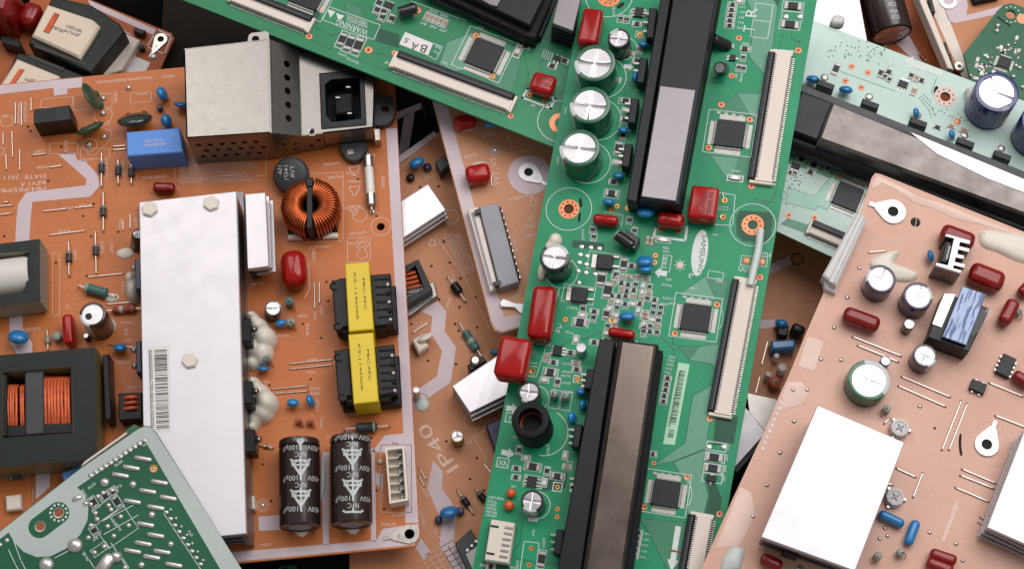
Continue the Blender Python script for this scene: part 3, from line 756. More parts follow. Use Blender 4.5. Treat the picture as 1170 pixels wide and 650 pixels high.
B = MB(); B.box((TL.x+TR.x)/2+8, (TL.y+BL.y)/2, .2, 13, 26, 30, 0, 1); mk('inner_dark_block', B.mesh('inner_dark_block', ['black_matte']), CASE)  # unseen black block added to keep the case dark behind its vents
fr = A.P([(341, 57), (433, 70), (436, 100), (420, 100), (419, 146), (424, 147), (369, 152.5), (345, 155.5)], hl)
win = A.P([(364.5, 84), (416, 80), (419, 143), (367, 148)], hl)
fr = A.P([(341, 57.5), (429, 62), (427, 146), (369, 152.5), (345, 155.5)], hl)
B = MB(); B.plate(fr, [win], hl-.8, hl, 0); mk('inlet_plate', B.mesh('inlet_plate', ['zinc']), CASE)
# rounded bright bends
for p0, p1, r in ((TR, BR_, 1.0), (S0, S1, .8)):
    B = MB(); B.tube([p0-Vector((0, 0, r*.85)), p1-Vector((0, 0, r*.85))], r, 10); mk('bend', B.mesh('bend', ['zinc']), CASE)
tabq = A.P([(283, 47.5), (284, 41), (287, 38), (304, 36), (307, 38), (307.5, 46)], hc); tc_ = A.p(292, 45, hc)
B = MB(); B.plate(tabq, [[(tc_.x+1.8*math.cos(i*math.pi/6), tc_.y+1.8*math.sin(i*math.pi/6)) for i in range(12)]], hc-1, hc-.05); mk('screw_tab', B.mesh('screw_tab', ['zinc']), CASE)
c = A.p(356.5, 150.5, hl); B = MB(); B.lathe([(2.4, hl-.5), (2.4, hl+.25), (1.6, hl+.3), (1.2, hl+.1)], 14); B.lathe([(1.2, hl-.3), (1.2, hl+.12)], 10, 1); mk('rivet', B.mesh('rivet', ['zinc', 'hole_dark']), CASE, LM((c.x, c.y, 0)))
Y0, Y1 = A.p(369, 152.5, hl), A.p(427, 146, hl)
g0, g1 = Vector((Y0.x, Y0.y, 6)), Vector((Y1.x, Y1.y, 6)); wall('inlet_front', g0, g1, Y1, Y0, [], 'zinc', CASE)
# the inlet socket itself, facing up
INq = A.P([(365.5, 85), (415.5, 81), (418, 142.5), (368, 147)], hl+.6)
cav = A.P([(371, 97), (378, 91), (411, 88.5), (413, 136), (379, 140), (372.5, 132)], hl+.6)
B = MB(); B.plate(INq, [cav], hl-13, hl+.6, 0); INLET = mk('inlet_socket', B.mesh('inlet_socket', ['black_plastic']), A.e)
B = MB(); B.prism(A.P([(367, 87), (415, 83), (417, 142), (369, 146)], hl), hl-14, hl-12.5, 0)
tq = A.P([(381, 108), (402, 105.5), (404, 129), (383, 131)], hl-3); B.prism(tq, hl-12.5, hl-3, 0, .8); mk('socket_core', B.mesh('socket_core', ['black_matte']), INLET)
for x, y in ((386, 112), (398, 100), (399.5, 130)):
    c = A.p(x, y, hl-2); B = MB(); B.box(0, 0, hl-12, hl-1.6, 2.4, .9, 0, .2); mk('contact_pin', B.mesh('contact_pin', ['tin']), INLET, LM((c.x, c.y, 0), -.06))
ear = smooth_poly([(420, 108), (438, 107), (450, 112), (452, 130), (446, 141), (424, 145)], 2); ce = A.p(440, 125, 5)
B = MB(); B.plate(A.P(ear, 5), [[(ce.x+2*math.cos(i*math.pi/6), ce.y+2*math.sin(i*math.pi/6)) for i in range(12)]], 0.1, 5); mk('mounting_ear', B.mesh('mounting_ear', ['grey_plastic']), INLET)
ear = smooth_poly([(386, 162), (422, 160), (416, 176), (410, 184), (398, 184), (391, 176)], 2)
B = MB(); B.prism(A.P(ear, 4), .1, 4, 0, .6); o = mk('mounting_ear', B.mesh('mounting_ear', ['grey_plastic']), INLET)
A.block('ear_rivet', [(396, 171), (404, 170), (404.5, 176), (396.5, 177)], 4.6, 'tin', 3.8, .2, parent=INLET)
A.block('earth_tab', [(427, 148), (434, 147), (435, 160), (428, 161)], 7, 'tin', .1, .2, parent=INLET)
# ---- wound choke with black divider
c = A.p(355.5, 238, 9); k = A.sc(355, 238, 9); ro, ri, ht = 31*k, 10.0*k, 15.
o = None
core = MB(); core.lathe([(ri+1.2, 2.5), (ri+1.2, ht-1.5), (ro-1.4, ht-1.5), (ro-1.4, 2.5)], 32); CH = mk('choke_coil', core.mesh('choke_core', ['black_matte']), A.e, LM((c.x, c.y, 0)))
for half in (0, 1):
    B = MB(); n = 23
    for i in range(n):
        t = math.pi*half + math.pi/2 + math.radians(11) + (math.pi-math.radians(22))*(i+.5)/n; ca, sa = math.cos(t), math.sin(t); path = []
        r0 = ri+R.uniform(-.25, .15); r1 = ro+R.uniform(-.2, .2)
        for (r_, z) in ((r0, 3.5), (r0, ht-2.2), (r0+.7, ht-.5), (r0+2.0, ht+.3), (r1-2.2, ht+.1), (r1-.6, ht-.9), (r1, ht-2.8), (r1, 3.5), (r1-1, 2), (r0+1, 2)): path.append((r_*ca, r_*sa, z))
        B.tube(path, .60, 7, 0, closed=True)
    mk('winding', B.mesh('winding', ['copper_wire'], 60), CH)
B = MB(); B.box(0, 0, 1, ht+.9, 2.6, ro*1.92, 0, .3); B.box(0, ro*.75, ht-.4, ht+1.5, 3.4, 4.5, 0, .4); mk('divider', B.mesh('divider', ['black_plastic']), CH)
B = MB(); B.box(0, 0, .1, 2.4, ro*1.75, ro*1.7, 0, .6); mk('choke_base', B.mesh('choke_base', ['black_matte']), CH)
for q in (-1, 1): B = MB(); B.box(q*ro*.62, -ro*.86, .3, 3, 7, 2.5, 0, .5); mk('foot', B.mesh('foot', ['white_plastic']), CH)
# round black thermistor with print, lying tilted
c = A.p(333, 201, 7); r = 20*A.sc(333, 200); B = MB(); B.lathe([(r*.5, -2.8), (r*.9, -2.2), (r, -.8), (r, .8), (r*.92, 2.2), (r*.8, 2.8), (0, 3)], 32)
T = Matrix.Rotation(math.radians(22), 4, 'X') @ Matrix.Rotation(math.radians(-10), 4, 'Y'); TM_ = mk('thermistor_disc', B.mesh('thermistor_disc', ['grey_plastic']), A.e, LM((c.x, c.y, 7.5), 0, T))
B = MB()
for i, (t, l) in enumerate((('TVR', 6), ('14471', 6.5), ('15A', 4))):
    vs, fs = text_geo(t); B.add([(2.5-i*3.0 - y*2.0, 4.5-x*l, 3.08) for x, y in vs], fs)
mk('lettering', B.mesh('lettering', ['sleeve_mark']), TM_)
# ---- two yellow-taped transformers
def yellow(tp, wide, front, lobes, txt):
    o = A.block('transformer', tp, 20, 'yellow_tape', 3, .4)
    for q, z1 in lobes: A.block('bobbin', q, z1, 'black_plastic', 1, .5, parent=o)
    A.block('core', wide, 12, 'ferrite', .5, .4, parent=o)
    A.lettering(txt, 'ink', 20.1, o)
    return o
y1 = yellow([(394, 301), (421.5, 299), (427, 376), (398.5, 378.5)], [(387, 318), (437, 314), (441, 376), (391, 380)], None,
       [([(379, 320), (396, 318), (399, 373), (383, 374)], 15), ([(423, 314), (446, 312), (450, 370), (427, 373)], 15), ([(386, 330), (452, 326), (455, 378), (389, 384)], 6)],
       [('PBC-PFC', (414, 318), (416.2, 354), 2.6), ('KS-114500R', (404, 312), (407.5, 366), 2.4)])
y2 = yellow([(397.8, 382), (426.5, 379.5), (432.5, 458.5), (404, 461.5)], [(391, 402), (442, 396), (446, 455), (396, 460)], None,
       [([(382, 400), (399, 398), (403, 452), (386, 453)], 15), ([(428, 396), (450, 393), (454, 448), (432, 452)], 15), ([(389, 412), (456, 406), (459, 462), (392, 468)], 6)],
       [('PBC-PFC', (419, 399), (421.2, 435), 2.6), ('KS-114500R', (409, 393), (412.5, 447), 2.4)])
for (bx, by, o) in ((438, 325, y1), (443, 406, y2)):
    for i in range(5):
        c = A.p(bx+i*.8+5, by+i*10, 15.4); B = MB(); B.lathe([(1.1, 14.8), (1.1, 15.6), (.6, 16)], 8); mk('pin', B.mesh('pin', ['black_matte' if i % 2 else 'steel']), o, LM((c.x, c.y, 0)))
    for i in range(6): A.block('rib', [(bx-10+i*.7, by-7+i*8.6), (bx+8+i*.7, by-8+i*8.6), (bx+8+i*.7, by-6+i*8.6), (bx-10+i*.7, by-5+i*8.6)], 15.5, 'black_matte', 14.6, .1, parent=o)
    for dy in (2, 48): c = A.p(bx-57+(dy*.1), by+dy, 15.4); B = MB(); B.lathe([(2.0, 14.8), (2.0, 15.5), (1.4, 15.7), (1.2, 15.2)], 12); mk('stud', B.mesh('stud', ['black_plastic']), o, LM((c.x, c.y, 0)))
# ---- left transformers
def etrans(top, win, side, h):
    o = None; B = MB(); B.plate(A.P(top, h), [A.P(win, h)], 2, h, 0, 1); return mk('transformer', B.mesh('transformer', ['ferrite_green', side]), A.e)
t1 = etrans([(-45, 284), (45.5, 273), (46, 344), (-45, 356)], [(-36, 292), (34, 287), (35, 333), (-36, 342)], 'ferrite_edge', 16)
B = MB(); T = Matrix.Rotation(math.pi/2, 4, 'Y'); c0 = A.p(-4, 313, 13); B.lathe([(8.2, -16), (8.4, -14), (8.4, 14), (8.2, 14.5)], 28, 0, Matrix.Translation((c0.x, c0.y, 8)) @ Matrix.Rotation(.10, 4, 'Z') @ T); mk('taped_winding', B.mesh('taped_winding', ['white_tape']), t1)
A.block('bobbin', [(28, 287), (36, 286), (38, 334), (30, 335)], 14, 'black_plastic', 1, .4, parent=t1); A.block('bobbin', [(-40, 290), (38, 280), (40, 345), (-40, 356)], 3, 'black_matte', .3, .3, parent=t1, hq=6)
t2 = etrans([(-40, 409), (109, 396.5), (111, 524), (-40, 537)], [(3, 425), (82, 419), (85, 494), (2, 500)], 'brass_edge', 18)
A.block('bobbin', [(1, 424), (8, 423.5), (8, 498), (1, 499)], 16.5, 'black_plastic', 1, .4, parent=t2); A.block('bobbin', [(28, 421), (49, 419), (50, 495), (29, 497)], 16.5, 'grey_plastic', 1, .5, parent=t2); A.block('bobbin', [(80, 417), (92, 416), (94, 495), (82, 496)], 17.2, 'grey_plastic', 1, .6, parent=t2); A.block('bobbin', [(2, 486), (90, 481), (90, 494), (2, 500)], 15, 'black_plastic', 1, .6, parent=t2)
A.block('bobbin', [(3, 425), (82, 419), (85, 494), (2, 500)], 3, 'black_matte', .5, 0, parent=t2, hq=14)
def coil(x0, x1, y0, y1, n, parent, m='enamel_wire'):
    for i in range(n):
        x = x0+(x1-x0)*(i+.5)/n; a = A.p(x, y0, 15); b = A.p(x+R.uniform(-.7, .7), y1, 15); B = MB(); mid = (a+b)/2+Vector((R.uniform(-.25, .25), 0, 0))
        B.tube([(a.x, a.y, 6), (a.x, a.y-.6, 12.5), (a.x, a.y-2, 14.2), (mid.x, mid.y, 14.9+R.uniform(-.2, .2)), (b.x, b.y+2, 14.2), (b.x, b.y+.6, 12.5), (b.x, b.y, 6)], (x1-x0)/n*.4*.52, 8)
        mk('wire_turn', B.mesh('wire_turn', [m], 60), parent)
coil(7, 20, 437, 490, 4, t2); coil(22, 28, 437, 490, 2, t2); coil(49.5, 80, 428, 490, 8, t2)
A.block('core_clip', [(117, 405), (124, 404), (127, 478), (120, 480)], 12, 'black_plastic', 1, .4, parent=t2)
# small box inductor
o = A.block('box_inductor', [(135, 449), (162, 448), (162, 478), (136, 480)], 9, 'black_plastic', .3, .4)
for i in range(3):
    a, b = A.p(142, 454+i*6.2, 10), A.p(157, 453+i*6.2, 10); B = MB(); B.tube([(a.x, a.y, 8.6), (a.x+1, a.y, 9.7), (b.x-1, b.y, 9.9), (b.x, b.y, 8.6)], .95, 8); mk('wire_turn', B.mesh('wire_turn', ['enamel_wire'], 60), o)
# ---- boxes
xb = A.block('film_capacitor', [(144, 151), (205, 146), (209, 174), (145, 178.5)], 16, 'blue_box', .4, .5)
B = MB(); A.micro((186, 158.5), (164, 160.5), 3, h=16.1, B=B); A.micro((189, 163), (163, 165), 3, h=16.1, B=B); mk('print', B.mesh('print', ['silk_lilac']), xb)
A.block('relay', [(38, 125), (79, 120), (82, 137), (38.5, 142)], 14, 'black_plastic', .3, .4)
A.dcap(104, 110, 32, (.42, 1), 'green_epoxy', .22, .35, 'disc_capacitor'); A.dcap(103, 147, 32, (1, -.45), 'green_epoxy', .26, .55)
A.dcap(154, 137, 38, (1, -.12), 'dark_green_epoxy', .35, .7)
A.dcap(185, 107, 16, (.25, 1), tilt=.4, t=.6); A.dcap(190, 138, 16, (.2, 1), tilt=.3, t=.7); A.dcap(207, 120, 16, (1, .2), tilt=.5)
A.standing(182, 122, 3.4, 4, 'navy_plastic', 'resistor', lead=False)
DB = [(-.32, .10, 'grey_resistor')]
for p0, p1, off in (((116, 174), (116, 213), .45), ((135, 182), (135, 210), .45), ((150, 188), (150, 210), .4), ((118, 219), (118, 264), .5), ((78.5, 275), (79, 315), .47), ((109, 264), (110, 313), .45)):
    A.axial(p0, p1, 13, 3.6, 'grey_plastic', DB, 'diode', off=off)
A.film((174, 212), (199, 213), 11, 6, 'red_dark')
A.ecap(150.5, 272, 6.8, 11, 'sleeve_brown', 'X', lean=Matrix.Rotation(.25, 4, 'Y') @ Matrix.Rotation(-.2, 4, 'X'))
A.blob([(143, 289, 11, 7, 1.2)])
A.axial((89, 326), (132, 338), 26, 6, 'teal_resistor', [(-.42, .14, 'grey_resistor')], 'inductor'); A.blob([(128, 340, 9, 6, 1.2)])
A.axial((121, 355), (162, 352), 26, 4.2, 'rust_resistor', [(-.1, .14, 'sleeve_mark'), (-.34, .1, 'red_ink'), (.2, .1, 'red_ink')])
A.ecap(105.5, 359, 14.6, 19, 'sleeve_brown', 'O', ma=.6, mw=.22); A.blob([(124, 372, 9, 10, 1.5)])
c = A.p(101, 361, 19.2); B = MB(); B.lathe([(1.5, 19.0), (1.4, 19.25)], 12); mk('hole_mark', B.mesh('hole_mark', ['ink']), A.e, LM((c.x, c.y, 0)))
A.film((76, 358), (78, 392), 12, 9, 'red_epoxy'); A.dcap(21, 385, 24, (1, .25), t=.6, tilt=.7); A.axial((54, 376), (55, 400), 9, 3, 'grey_resistor', None, 'diode'); A.standing(64, 383, 5, 5, 'grey_resistor', lead=False); A.ecap(98, 383, 3.5, 6, 'black_plastic', 'O')
A.dcap(137, 397, 15, (1, 0), t=.6, tilt=.6)
A.film((333, 283), (336, 323), 28, 14, 'red_epoxy', r=.40)
A.ecap(308.5, 352, 9.2, 9, 'sleeve_brown', 'X', lean=Matrix.Rotation(.15, 4, 'Y')); A.standing(330, 343, 4.8, 7, 'teal_resistor'); A.dcap(321, 369, 13, (1, -.2), t=.7, tilt=.5); A.standing(332, 367, 4.5, 5, 'grey_resistor')
A.dcap(334.5, 460, 14, (1, .1), t=.7, tilt=.5); A.dcap(354.5, 457, 15, (.3, 1), t=.5, tilt=.3)
A.standing(341, 480, 4, 3.5, 'rust_resistor'); A.standing(354, 481, 4, 3.5, 'rust_resistor')
A.axial((393, 490), (445, 486), 24, 6, 'grey_plastic', [(.34, .1, 'grey_resistor')], 'diode')
A.axial((0, 546), (36, 543), 14, 3.6, 'grey_plastic', DB, 'diode'); A.block('push_button', [(6, 566), (23, 564), (24, 581), (7, 583)], 4, 'white_plastic', .2, .6); A.block('film_capacitor', [(70, 540), (95, 530), (100, 545), (75, 556)], 8, 'blue_box', .3, .4)
# ---- two lying capacitors with white print
for (x0, y0, x1, y1, ph) in ((342, 504, 343, 603, 0), (400.5, 500, 402, 600, .12)):
    k = A.sc(x0, 550, 12); r = 23.5*k; a = A.p(x0, y0, r); b = A.p(x1, y1, r); L = (b-a).length; an = math.atan2((b-a).y, (b-a).x); T = Matrix.Rotation(math.pi/2, 4, 'Y')
    B = MB(); B.lathe([(r*.8, 0.2), (r*.97, 0), (r, .8), (r, 2.6), (r*.93, 3.4), (r, 4.2), (r, L-1), (r*.97, L-.2), (r*.86, L), (r*.84, L-.3)], 40, 0, T)
    o = mk('electrolytic_capacitor', B.mesh('electrolytic_capacitor', ['sleeve_brown']), A.e, LM((a.x, a.y, r+.2), an))
    B = MB(); B.lathe([(r*.85, L-.35), (0, L-.2)], 32, 0, T); mk('can_end', B.mesh('can_end', ['mid_grey_plastic']), o)
    B = MB()
    def onto(vs, fs):      # wrap flat print (x along the axis, y across) round the sleeve
        B.add([(x, (r+.05)*math.sin(y/r+.16), (r+.05)*math.cos(y/r+.16)) for x, y in vs], fs)
    def strip(xa, ya, xb, yb, w_):
        d = Vector((xb-xa, yb-ya)); n = max(1, int(d.length/1.2)); d_ = d.normalized(); kx = Vector((-d_.y, d_.x))*w_/2
        for i in range(n):
            p, q = Vector((xa, ya))+d*(i/n), Vector((xa, ya))+d*((i+1)/n)
            if min(p.x, q.x) < 1.2 or max(p.x, q.x) > L-3.5: continue
            onto([p-kx, p+kx, q+kx, q-kx], [(3, 2, 1, 0)])
    for rep in range(4):
        xr = -9.6+13.6*rep-ph*25
        for t, xx, y_s, l in (('100µF', xr, -1.3, -7.2), ('450V', xr, 9.4, -6.4), ('NFC', xr+3.2, 2.4, -4.8)):
            vs, fs = text_geo(t)
            if xx > .8 and xx+2.4 < L-2: onto([(xx+2.3*y, y_s+x*l) for x, y in vs], fs)
        xl = xr+6.2
        strip(xl, -4.6, xl+.9, -3.2, .9); strip(xl, 4.6, xl+.9, 3.2, .9); strip(xl+.9, -3.4, xl+.9, 3.4, .9); strip(xl+2.8, -4, xl+2.8, 4, .8); strip(xl+1.2, -3.9, xl+7.4, 0, 1.0); strip(xl+1.2, 3.9, xl+7.4, 0, 1.0); strip(xl-.6, 0, xl+9.5, 0, .8); strip(xr-.3, .2, xr+2.6, .2, .6)
        for i in range(12):
            t0, t1 = math.pi*i/6, math.pi*(i+1)/6; strip(xl+2.9+2.3*math.sin(t0), 2.6*math.cos(t0), xl+2.9+2.3*math.sin(t1), 2.6*math.cos(t1), .6)
    mk('lettering', B.mesh('lettering', ['sleeve_mark']), o)
    A.puddle([(x1-10, y1+1), (x1+14, y1), (x1+4, y1+10), (x1-2, y1+9)], 1.2)
A.puddle([(367, 520), (373, 540), (372, 560), (366, 575)], .8, 'clear_glue')
# white socket
sq = [(440, 511), (462, 509), (466.5, 571), (445, 575)]
B = MB(); B.plate(A.P(sq, 9), [A.P([(442.5, 514), (459.5, 512), (463.5, 569), (447, 572)], 9)], .3, 9); o = mk('wire_socket', B.mesh('wire_socket', ['white_plastic']), A.e)
B = MB(); B.prism(A.P([(441, 512), (461, 510), (465, 570), (446, 574)], 9), .4, 3.5)
for i in range(1, 6): y = 513+i*9.8; B.prism(A.P([(442+i*.7, y), (454+i*.7, y-1), (454+i*.7, y), (442+i*.7, y+1)], 8), 3.5, 8)
mk('socket_floor', B.mesh('socket_floor', ['white_plastic']), o)
for i in range(6): c = A.p(457.5+i*.75, 519+i*9.6, 8.4); B = MB(); B.box(0, 0, 3, 8.4, 1, 1, 0, .2); B.box(-.9, .4, 3, 5.5, 1.4, 2, 0, .2); mk('contact_pin', B.mesh('contact_pin', ['steel']), o, LM((c.x, c.y, 0)))
A.blob([(434, 527, 4, 4, 2)], 'glue')
A.lug(468, 610, 11, (439, 615), 5.8)
# fuse
a, b = A.p(420.5, 178, 3), A.p(424.5, 236, 3); L = (b-a).length; T = Matrix.Rotation(math.pi/2, 4, 'Y'); B = MB(); B.lathe([(2.1, 5), (2.1, L-5)], 18, 0, T)
fz = mk('fuse', B.mesh('fuse', ['ceramic_white']), A.e, LM((a.x, a.y, 3), math.atan2((b-a).y, (b-a).x)))
for x0, x1 in ((.5, 6.2), (L-6.2, L-.5)): B = MB(); B.lathe([(1.2, x0-.3), (2.4, x0), (2.4, x1), (2.2, x1+.1)], 18, 0, T); mk('end_cap', B.mesh('end_cap', ['tin']), fz)
B = MB(); B.tube([(0, 0, 0), (-1.5, 0, 0), (-2.5, 0, -1), (-2.5, 0, -3)], .5, 6); B.tube([(L, 0, 0), (L+1.5, 0, 0), (L+2.5, 0, -1), (L+2.5, 0, -3)], .5, 6); mk('lead', B.mesh('lead', ['tin']), fz)
A.solder(425, 242, 4); A.solder(421, 178, 4); A.solder(300, 577, 3); A.block('clip', [(287, 566), (290.5, 566), (291, 581), (287.5, 581)], 6, 'white_plastic', .3, .3)
A.finish()
# ================================================================== tall green board in the middle
E = Board(70, (600, 300), (100, 13), lean=(-.13, 0), label='long green driver board running top to bottom through the middle, over the other boards')
E.a0 = 0
W = 'silk_white'
E.slab([(668, -15), (532, 690), (812, 690), (936, -15)], 'pcb_green', [(650, 239, 5.6), (860, 257, 6.2), (696, -4, 6)], edge='track_green')
V = E.ang((600, 300), (580.5, 400))        # long direction of the board on its plane
# copper areas showing through the lacquer
for poly, m in (([(851, -6), (880, -6), (888, 8), (883, 50), (873, 108), (868, 108), (876, 88), (857, 66), (862, 20)], 'zone_light'), ([(881, -6), (893, -6), (889, 7)], 'zone_dark'),
        ([(826, 121), (843, 107), (861, 109), (856, 132), (830, 130)], 'zone_mid'), ([(843, 107), (872, 108), (866, 140), (858, 132)], 'zone_light'),
        ([(812, 178), (843, 181), (836, 205), (830, 203)], 'zone_light'), ([(843, 181), (861, 180), (859, 204), (836, 205)], 'zone_mid'),
        ([(777, 336), (806, 316), (818, 343)], 'zone_light'), ([(807, 316), (832, 320), (828, 345), (819, 343)], 'zone_mid'),
        ([(775, 396), (800, 396), (788, 411)], 'zone_mid'), ([(800, 396), (822, 393), (819, 420), (812, 415), (788, 411)], 'zone_light'),
        ([(792, 452), (815, 440), (811, 478), (806, 512), (770, 526), (748, 531), (783, 506)], 'zone_light'), ([(806, 514), (802, 538), (809, 566), (803, 590), (786, 588), (784, 552), (770, 528)], 'zone_light'),
        ([(804, 520), (812, 540), (824, 568), (822, 588), (806, 588), (811, 566)], 'zone_dark'), ([(818, 478), (843, 476), (838, 506), (815, 508)], 'zone_dark'),
        ([(731, 592), (784, 597), (774, 660), (768, 660), (740, 605)], 'zone_mid'), ([(846, 241), (879, 243), (883, 249), (880, 271), (874, 277), (849, 275), (842, 268), (842, 247)], 'zone_dark'),
        ([(560, 597), (590, 601), (582, 650), (552, 650)], 'zone_dark'), ([(622, 545), (648, 540), (646, 556), (620, 560)], 'zone_dark'), ([(655, 275), (690, 278), (690, 285), (654, 282)], 'zone_dark')):
    E.zone(poly, m)
for pl in ([(862, 228), (880, 231), (886, 222), (892, 190)], [(858, 232), (878, 233)], [(745, 373), (770, 400), (780, 460)], [(620, 425), (605, 440)], [(655, 383), (667, 388), (688, 378)], [(660, 385), (640, 395)], [(895, 38), (890, 56), (883, 58)], [(903, 38), (905, 45), (914, 48), (913, 57)],
           [(597, 595), (594, 620), (588, 628)], [(640, 645), (600, 640), (586, 636)], [(695, 285), (690, 320), (700, 340)], [(725, 90), (712, 100), (716, 112)], [(805, 93), (825, 96)], [(780, 375), (770, 378), (768, 392), (778, 398)]):
    E.line(pl, .45, 'track_green', z=.05)
for i in range(9): E.line([(746-i*.8, 428+i*4.2), (756-i*.8, 429+i*4.2)], .3, 'track_green', z=.05)
# mounting holes
for x, y, r in ((650, 239, 11.5), (860, 257, 12.2), (696, -4, 13)): E.ring(x, y, r, 5.6, dots=10); E.circ(x, y, 25.5 if x > 640 else 20, .3)
for q in ([(661, 227), (664, 226), (666, 236), (663, 238)], [(661, 244), (664, 242), (663, 254), (660, 254)], [(704, 8), (712, 2), (714, 6), (706, 11)]): E.fill(smooth_poly(q, 1), 'hole_dark', .06)
# ---- heat bars
def heatbar(rail, bar, plate, hr, hb, pm, black):
    o = E.block('heatsink_bar', bar, hb, black, .3, .5)
    E.block('insulator_rail', rail, hr, 'black_plastic', .5, .5, parent=o)
    E.block('metal_plate', plate, hb+1.2, pm, hb-.2, 1.0 if pm == 'alu_bar' else .3, parent=o)
    return o
h1 = heatbar([(757, -15), (769, -15), (728, 232), (716, 228)], [(771, -15), (821, -15), (776, 234), (731, 228)], [(754, 98), (795, 103), (772.5, 230), (732.5, 224.5)], 13, 16, 'alu_plate', 'tape_black')
E.block('module_body', [(767, -15), (826, -15), (778, 243), (720, 236)], 7, 'black_matte', .3, .4, parent=h1, hq=6)
h2 = heatbar([(685, 387), (703, 388.5), (664, 655), (636, 655)], [(706, 388), (752, 393.5), (713, 660), (664, 660)], [(709.5, 388), (750, 393.5), (711, 660), (667, 660)], 13, 16, 'alu_bar', 'black_matte')
E.block('module_body', [(684, 393), (757, 400), (720, 665), (636, 660)], 8, 'black_matte', .3, .4, parent=h2, hq=8)
# transistors standing along the rails
for x, y, l in ((746, 26, 34), (735, 80, 28), (725, 126, 28), (718, 177, 26), (675, 432, 22), (661, 497, 26), (662, 552, 24), (640, 618, 28)):
    o = E.block('transistor', [(x-4, y-l/2), (x+5, y-l/2+1), (x+1, y+l/2+1), (x-8, y+l/2)], 9, 'black_plastic', 2, .4)
    for i in range(3): E.block('pin', [(x-11, y-l/2+5+i*l*.3), (x-4, y-l/2+6+i*l*.3), (x-4, y-l/2+8+i*l*.3), (x-11, y-l/2+7+i*l*.3)], 2.2, 'tin', 1.5, 0, parent=o)
# ---- capacitors
for x, y, ta in ((679.5, 72, .6), (674, 120, .8), (662, 169, .7)): E.ecap(x, y, 22.3, 17, 'sleeve_green', 'X', ma=.55, mw=.14, ta=ta); E.circ(x+10, y+17, 25, .35)
E.ecap(707, 44, 12.2, 12, 'sleeve_black', 'X', ma=.35, ta=.5); E.circ(713, 56, 14, .3)
E.ecap(633.5, 294, 16.4, 15, 'sleeve_black', 'X', ma=.2, mw=.3, ta=.1); E.circ(642, 312, 18, .3); E.blob([(634, 274, 8, 9, 4), (628, 281, 6, 7, 3), (620, 309, 6, 12, 3)])
E.ecap(664, 397, 5.6, 8, 'alu', 'O', mark='alu'); E.ecap(604.5, 447.5, 12.8, 9, 'sleeve_black', 'X', ma=.7, mw=.1, ta=.2); E.circ(612, 455, 15, .3)
E.ecap(608, 572, 13.2, 9, 'sleeve_black', 'X', ma=.72, mw=.22, ta=1.0); E.circ(613, 577, 16, .3); E.fill([(604, 590), (615, 591), (614, 596), (603, 595)], 'grey_white_plastic')
# black ring inductor with copper inside
c = E.p(606, 479, 17); k = E.sc(606, 479, 17); ro, ri = 21.5*k, 13.2*k
B = MB(); B.lathe([(ro*.98, 0.3), (ro, 1), (ro, 16), (ro*.95, 16.8), (ro*.88, 17), (ri*1.05, 17), (ri, 16.4), (ri, 9)], 40); IN = mk('ring_inductor', B.mesh('ring_inductor', ['black_matte']), E.e, LM((c.x, c.y, 0)))
B = MB()
for i in range(8): B.tube([(ri*.97*math.cos(t/12*math.pi), ri*.97*math.sin(t/12*math.pi), 2.2+i*1.15) for t in range(24)], .55, 6, closed=True)
mk('winding', B.mesh('winding', ['copper_wire'], 60), IN); B = MB(); B.lathe([(ri*.5, .3), (ri*.45, 7), (0, 7.2)], 20); mk('core_rod', B.mesh('core_rod', ['ferrite']), IN)
E.circ(622, 494, 27, .35, a=-1.6, b=1.2)
# red film capacitors
for p0, p1, w_, h, m, r in (((678, 9), (670, 49), 22, 12, 'red_epoxy', .2), ((806.5, 212), (801, 249), 31, 9, 'red_epoxy', .2), ((622.5, 325), (614, 385), 27, 12, 'red_epoxy', .26), ((677, 247.5), (706, 251), 11, 7, 'red_epoxy', .42),
        ((751, 247), (781, 251), 16, 8, 'red_epoxy', .36), ((694.5, 377), (725, 381.5), 11, 7, 'red_epoxy', .42)):
    E.film(p0, p1, w_, h, m, r=r)
o = E.film((590, 384), (580, 430), 36, 15, 'red_epoxy', r=.2, z0=3)
B = MB(); E.micro((811, 220), (807, 246), 4, h=9.05, B=B); E.micro((804, 220), (800.5, 246), 4, h=9.05, B=B); mk('lettering', B.mesh('lettering', ['ink']), E.e)
for x, y in ((606, 404), (608, 424), (828, 229), (826, 248), (685, 32), (755, 262), (775, 264), (699, 240), (719, 368), (699, 366)): E.via(x, y, 3.4, 'gold_pad')
for a, b in (((600, 395), (606, 404)), ((825, 220), (828, 229)), ((822, 250), (826, 247))): E.jumper(a, b)
E.line([(813, 219), (840, 223), (837, 258), (790, 255)], .3, W); E.line([(639, 330), (628, 395), (605, 391)], .3, W)
E.line([(749, 262), (747, 270), (783, 275), (785, 260)], 1.1, W); E.line([(690, 242), (712, 246), (710, 260)], .25)
E.line([(625, 393), (612, 432)], .25); E.line([(602, 414), (614, 415)], .25); E.line([(602, 418), (614, 419)], .25); E.line([(820, 236), (832, 237)], .25); E.line([(820, 239), (832, 240)], .25)
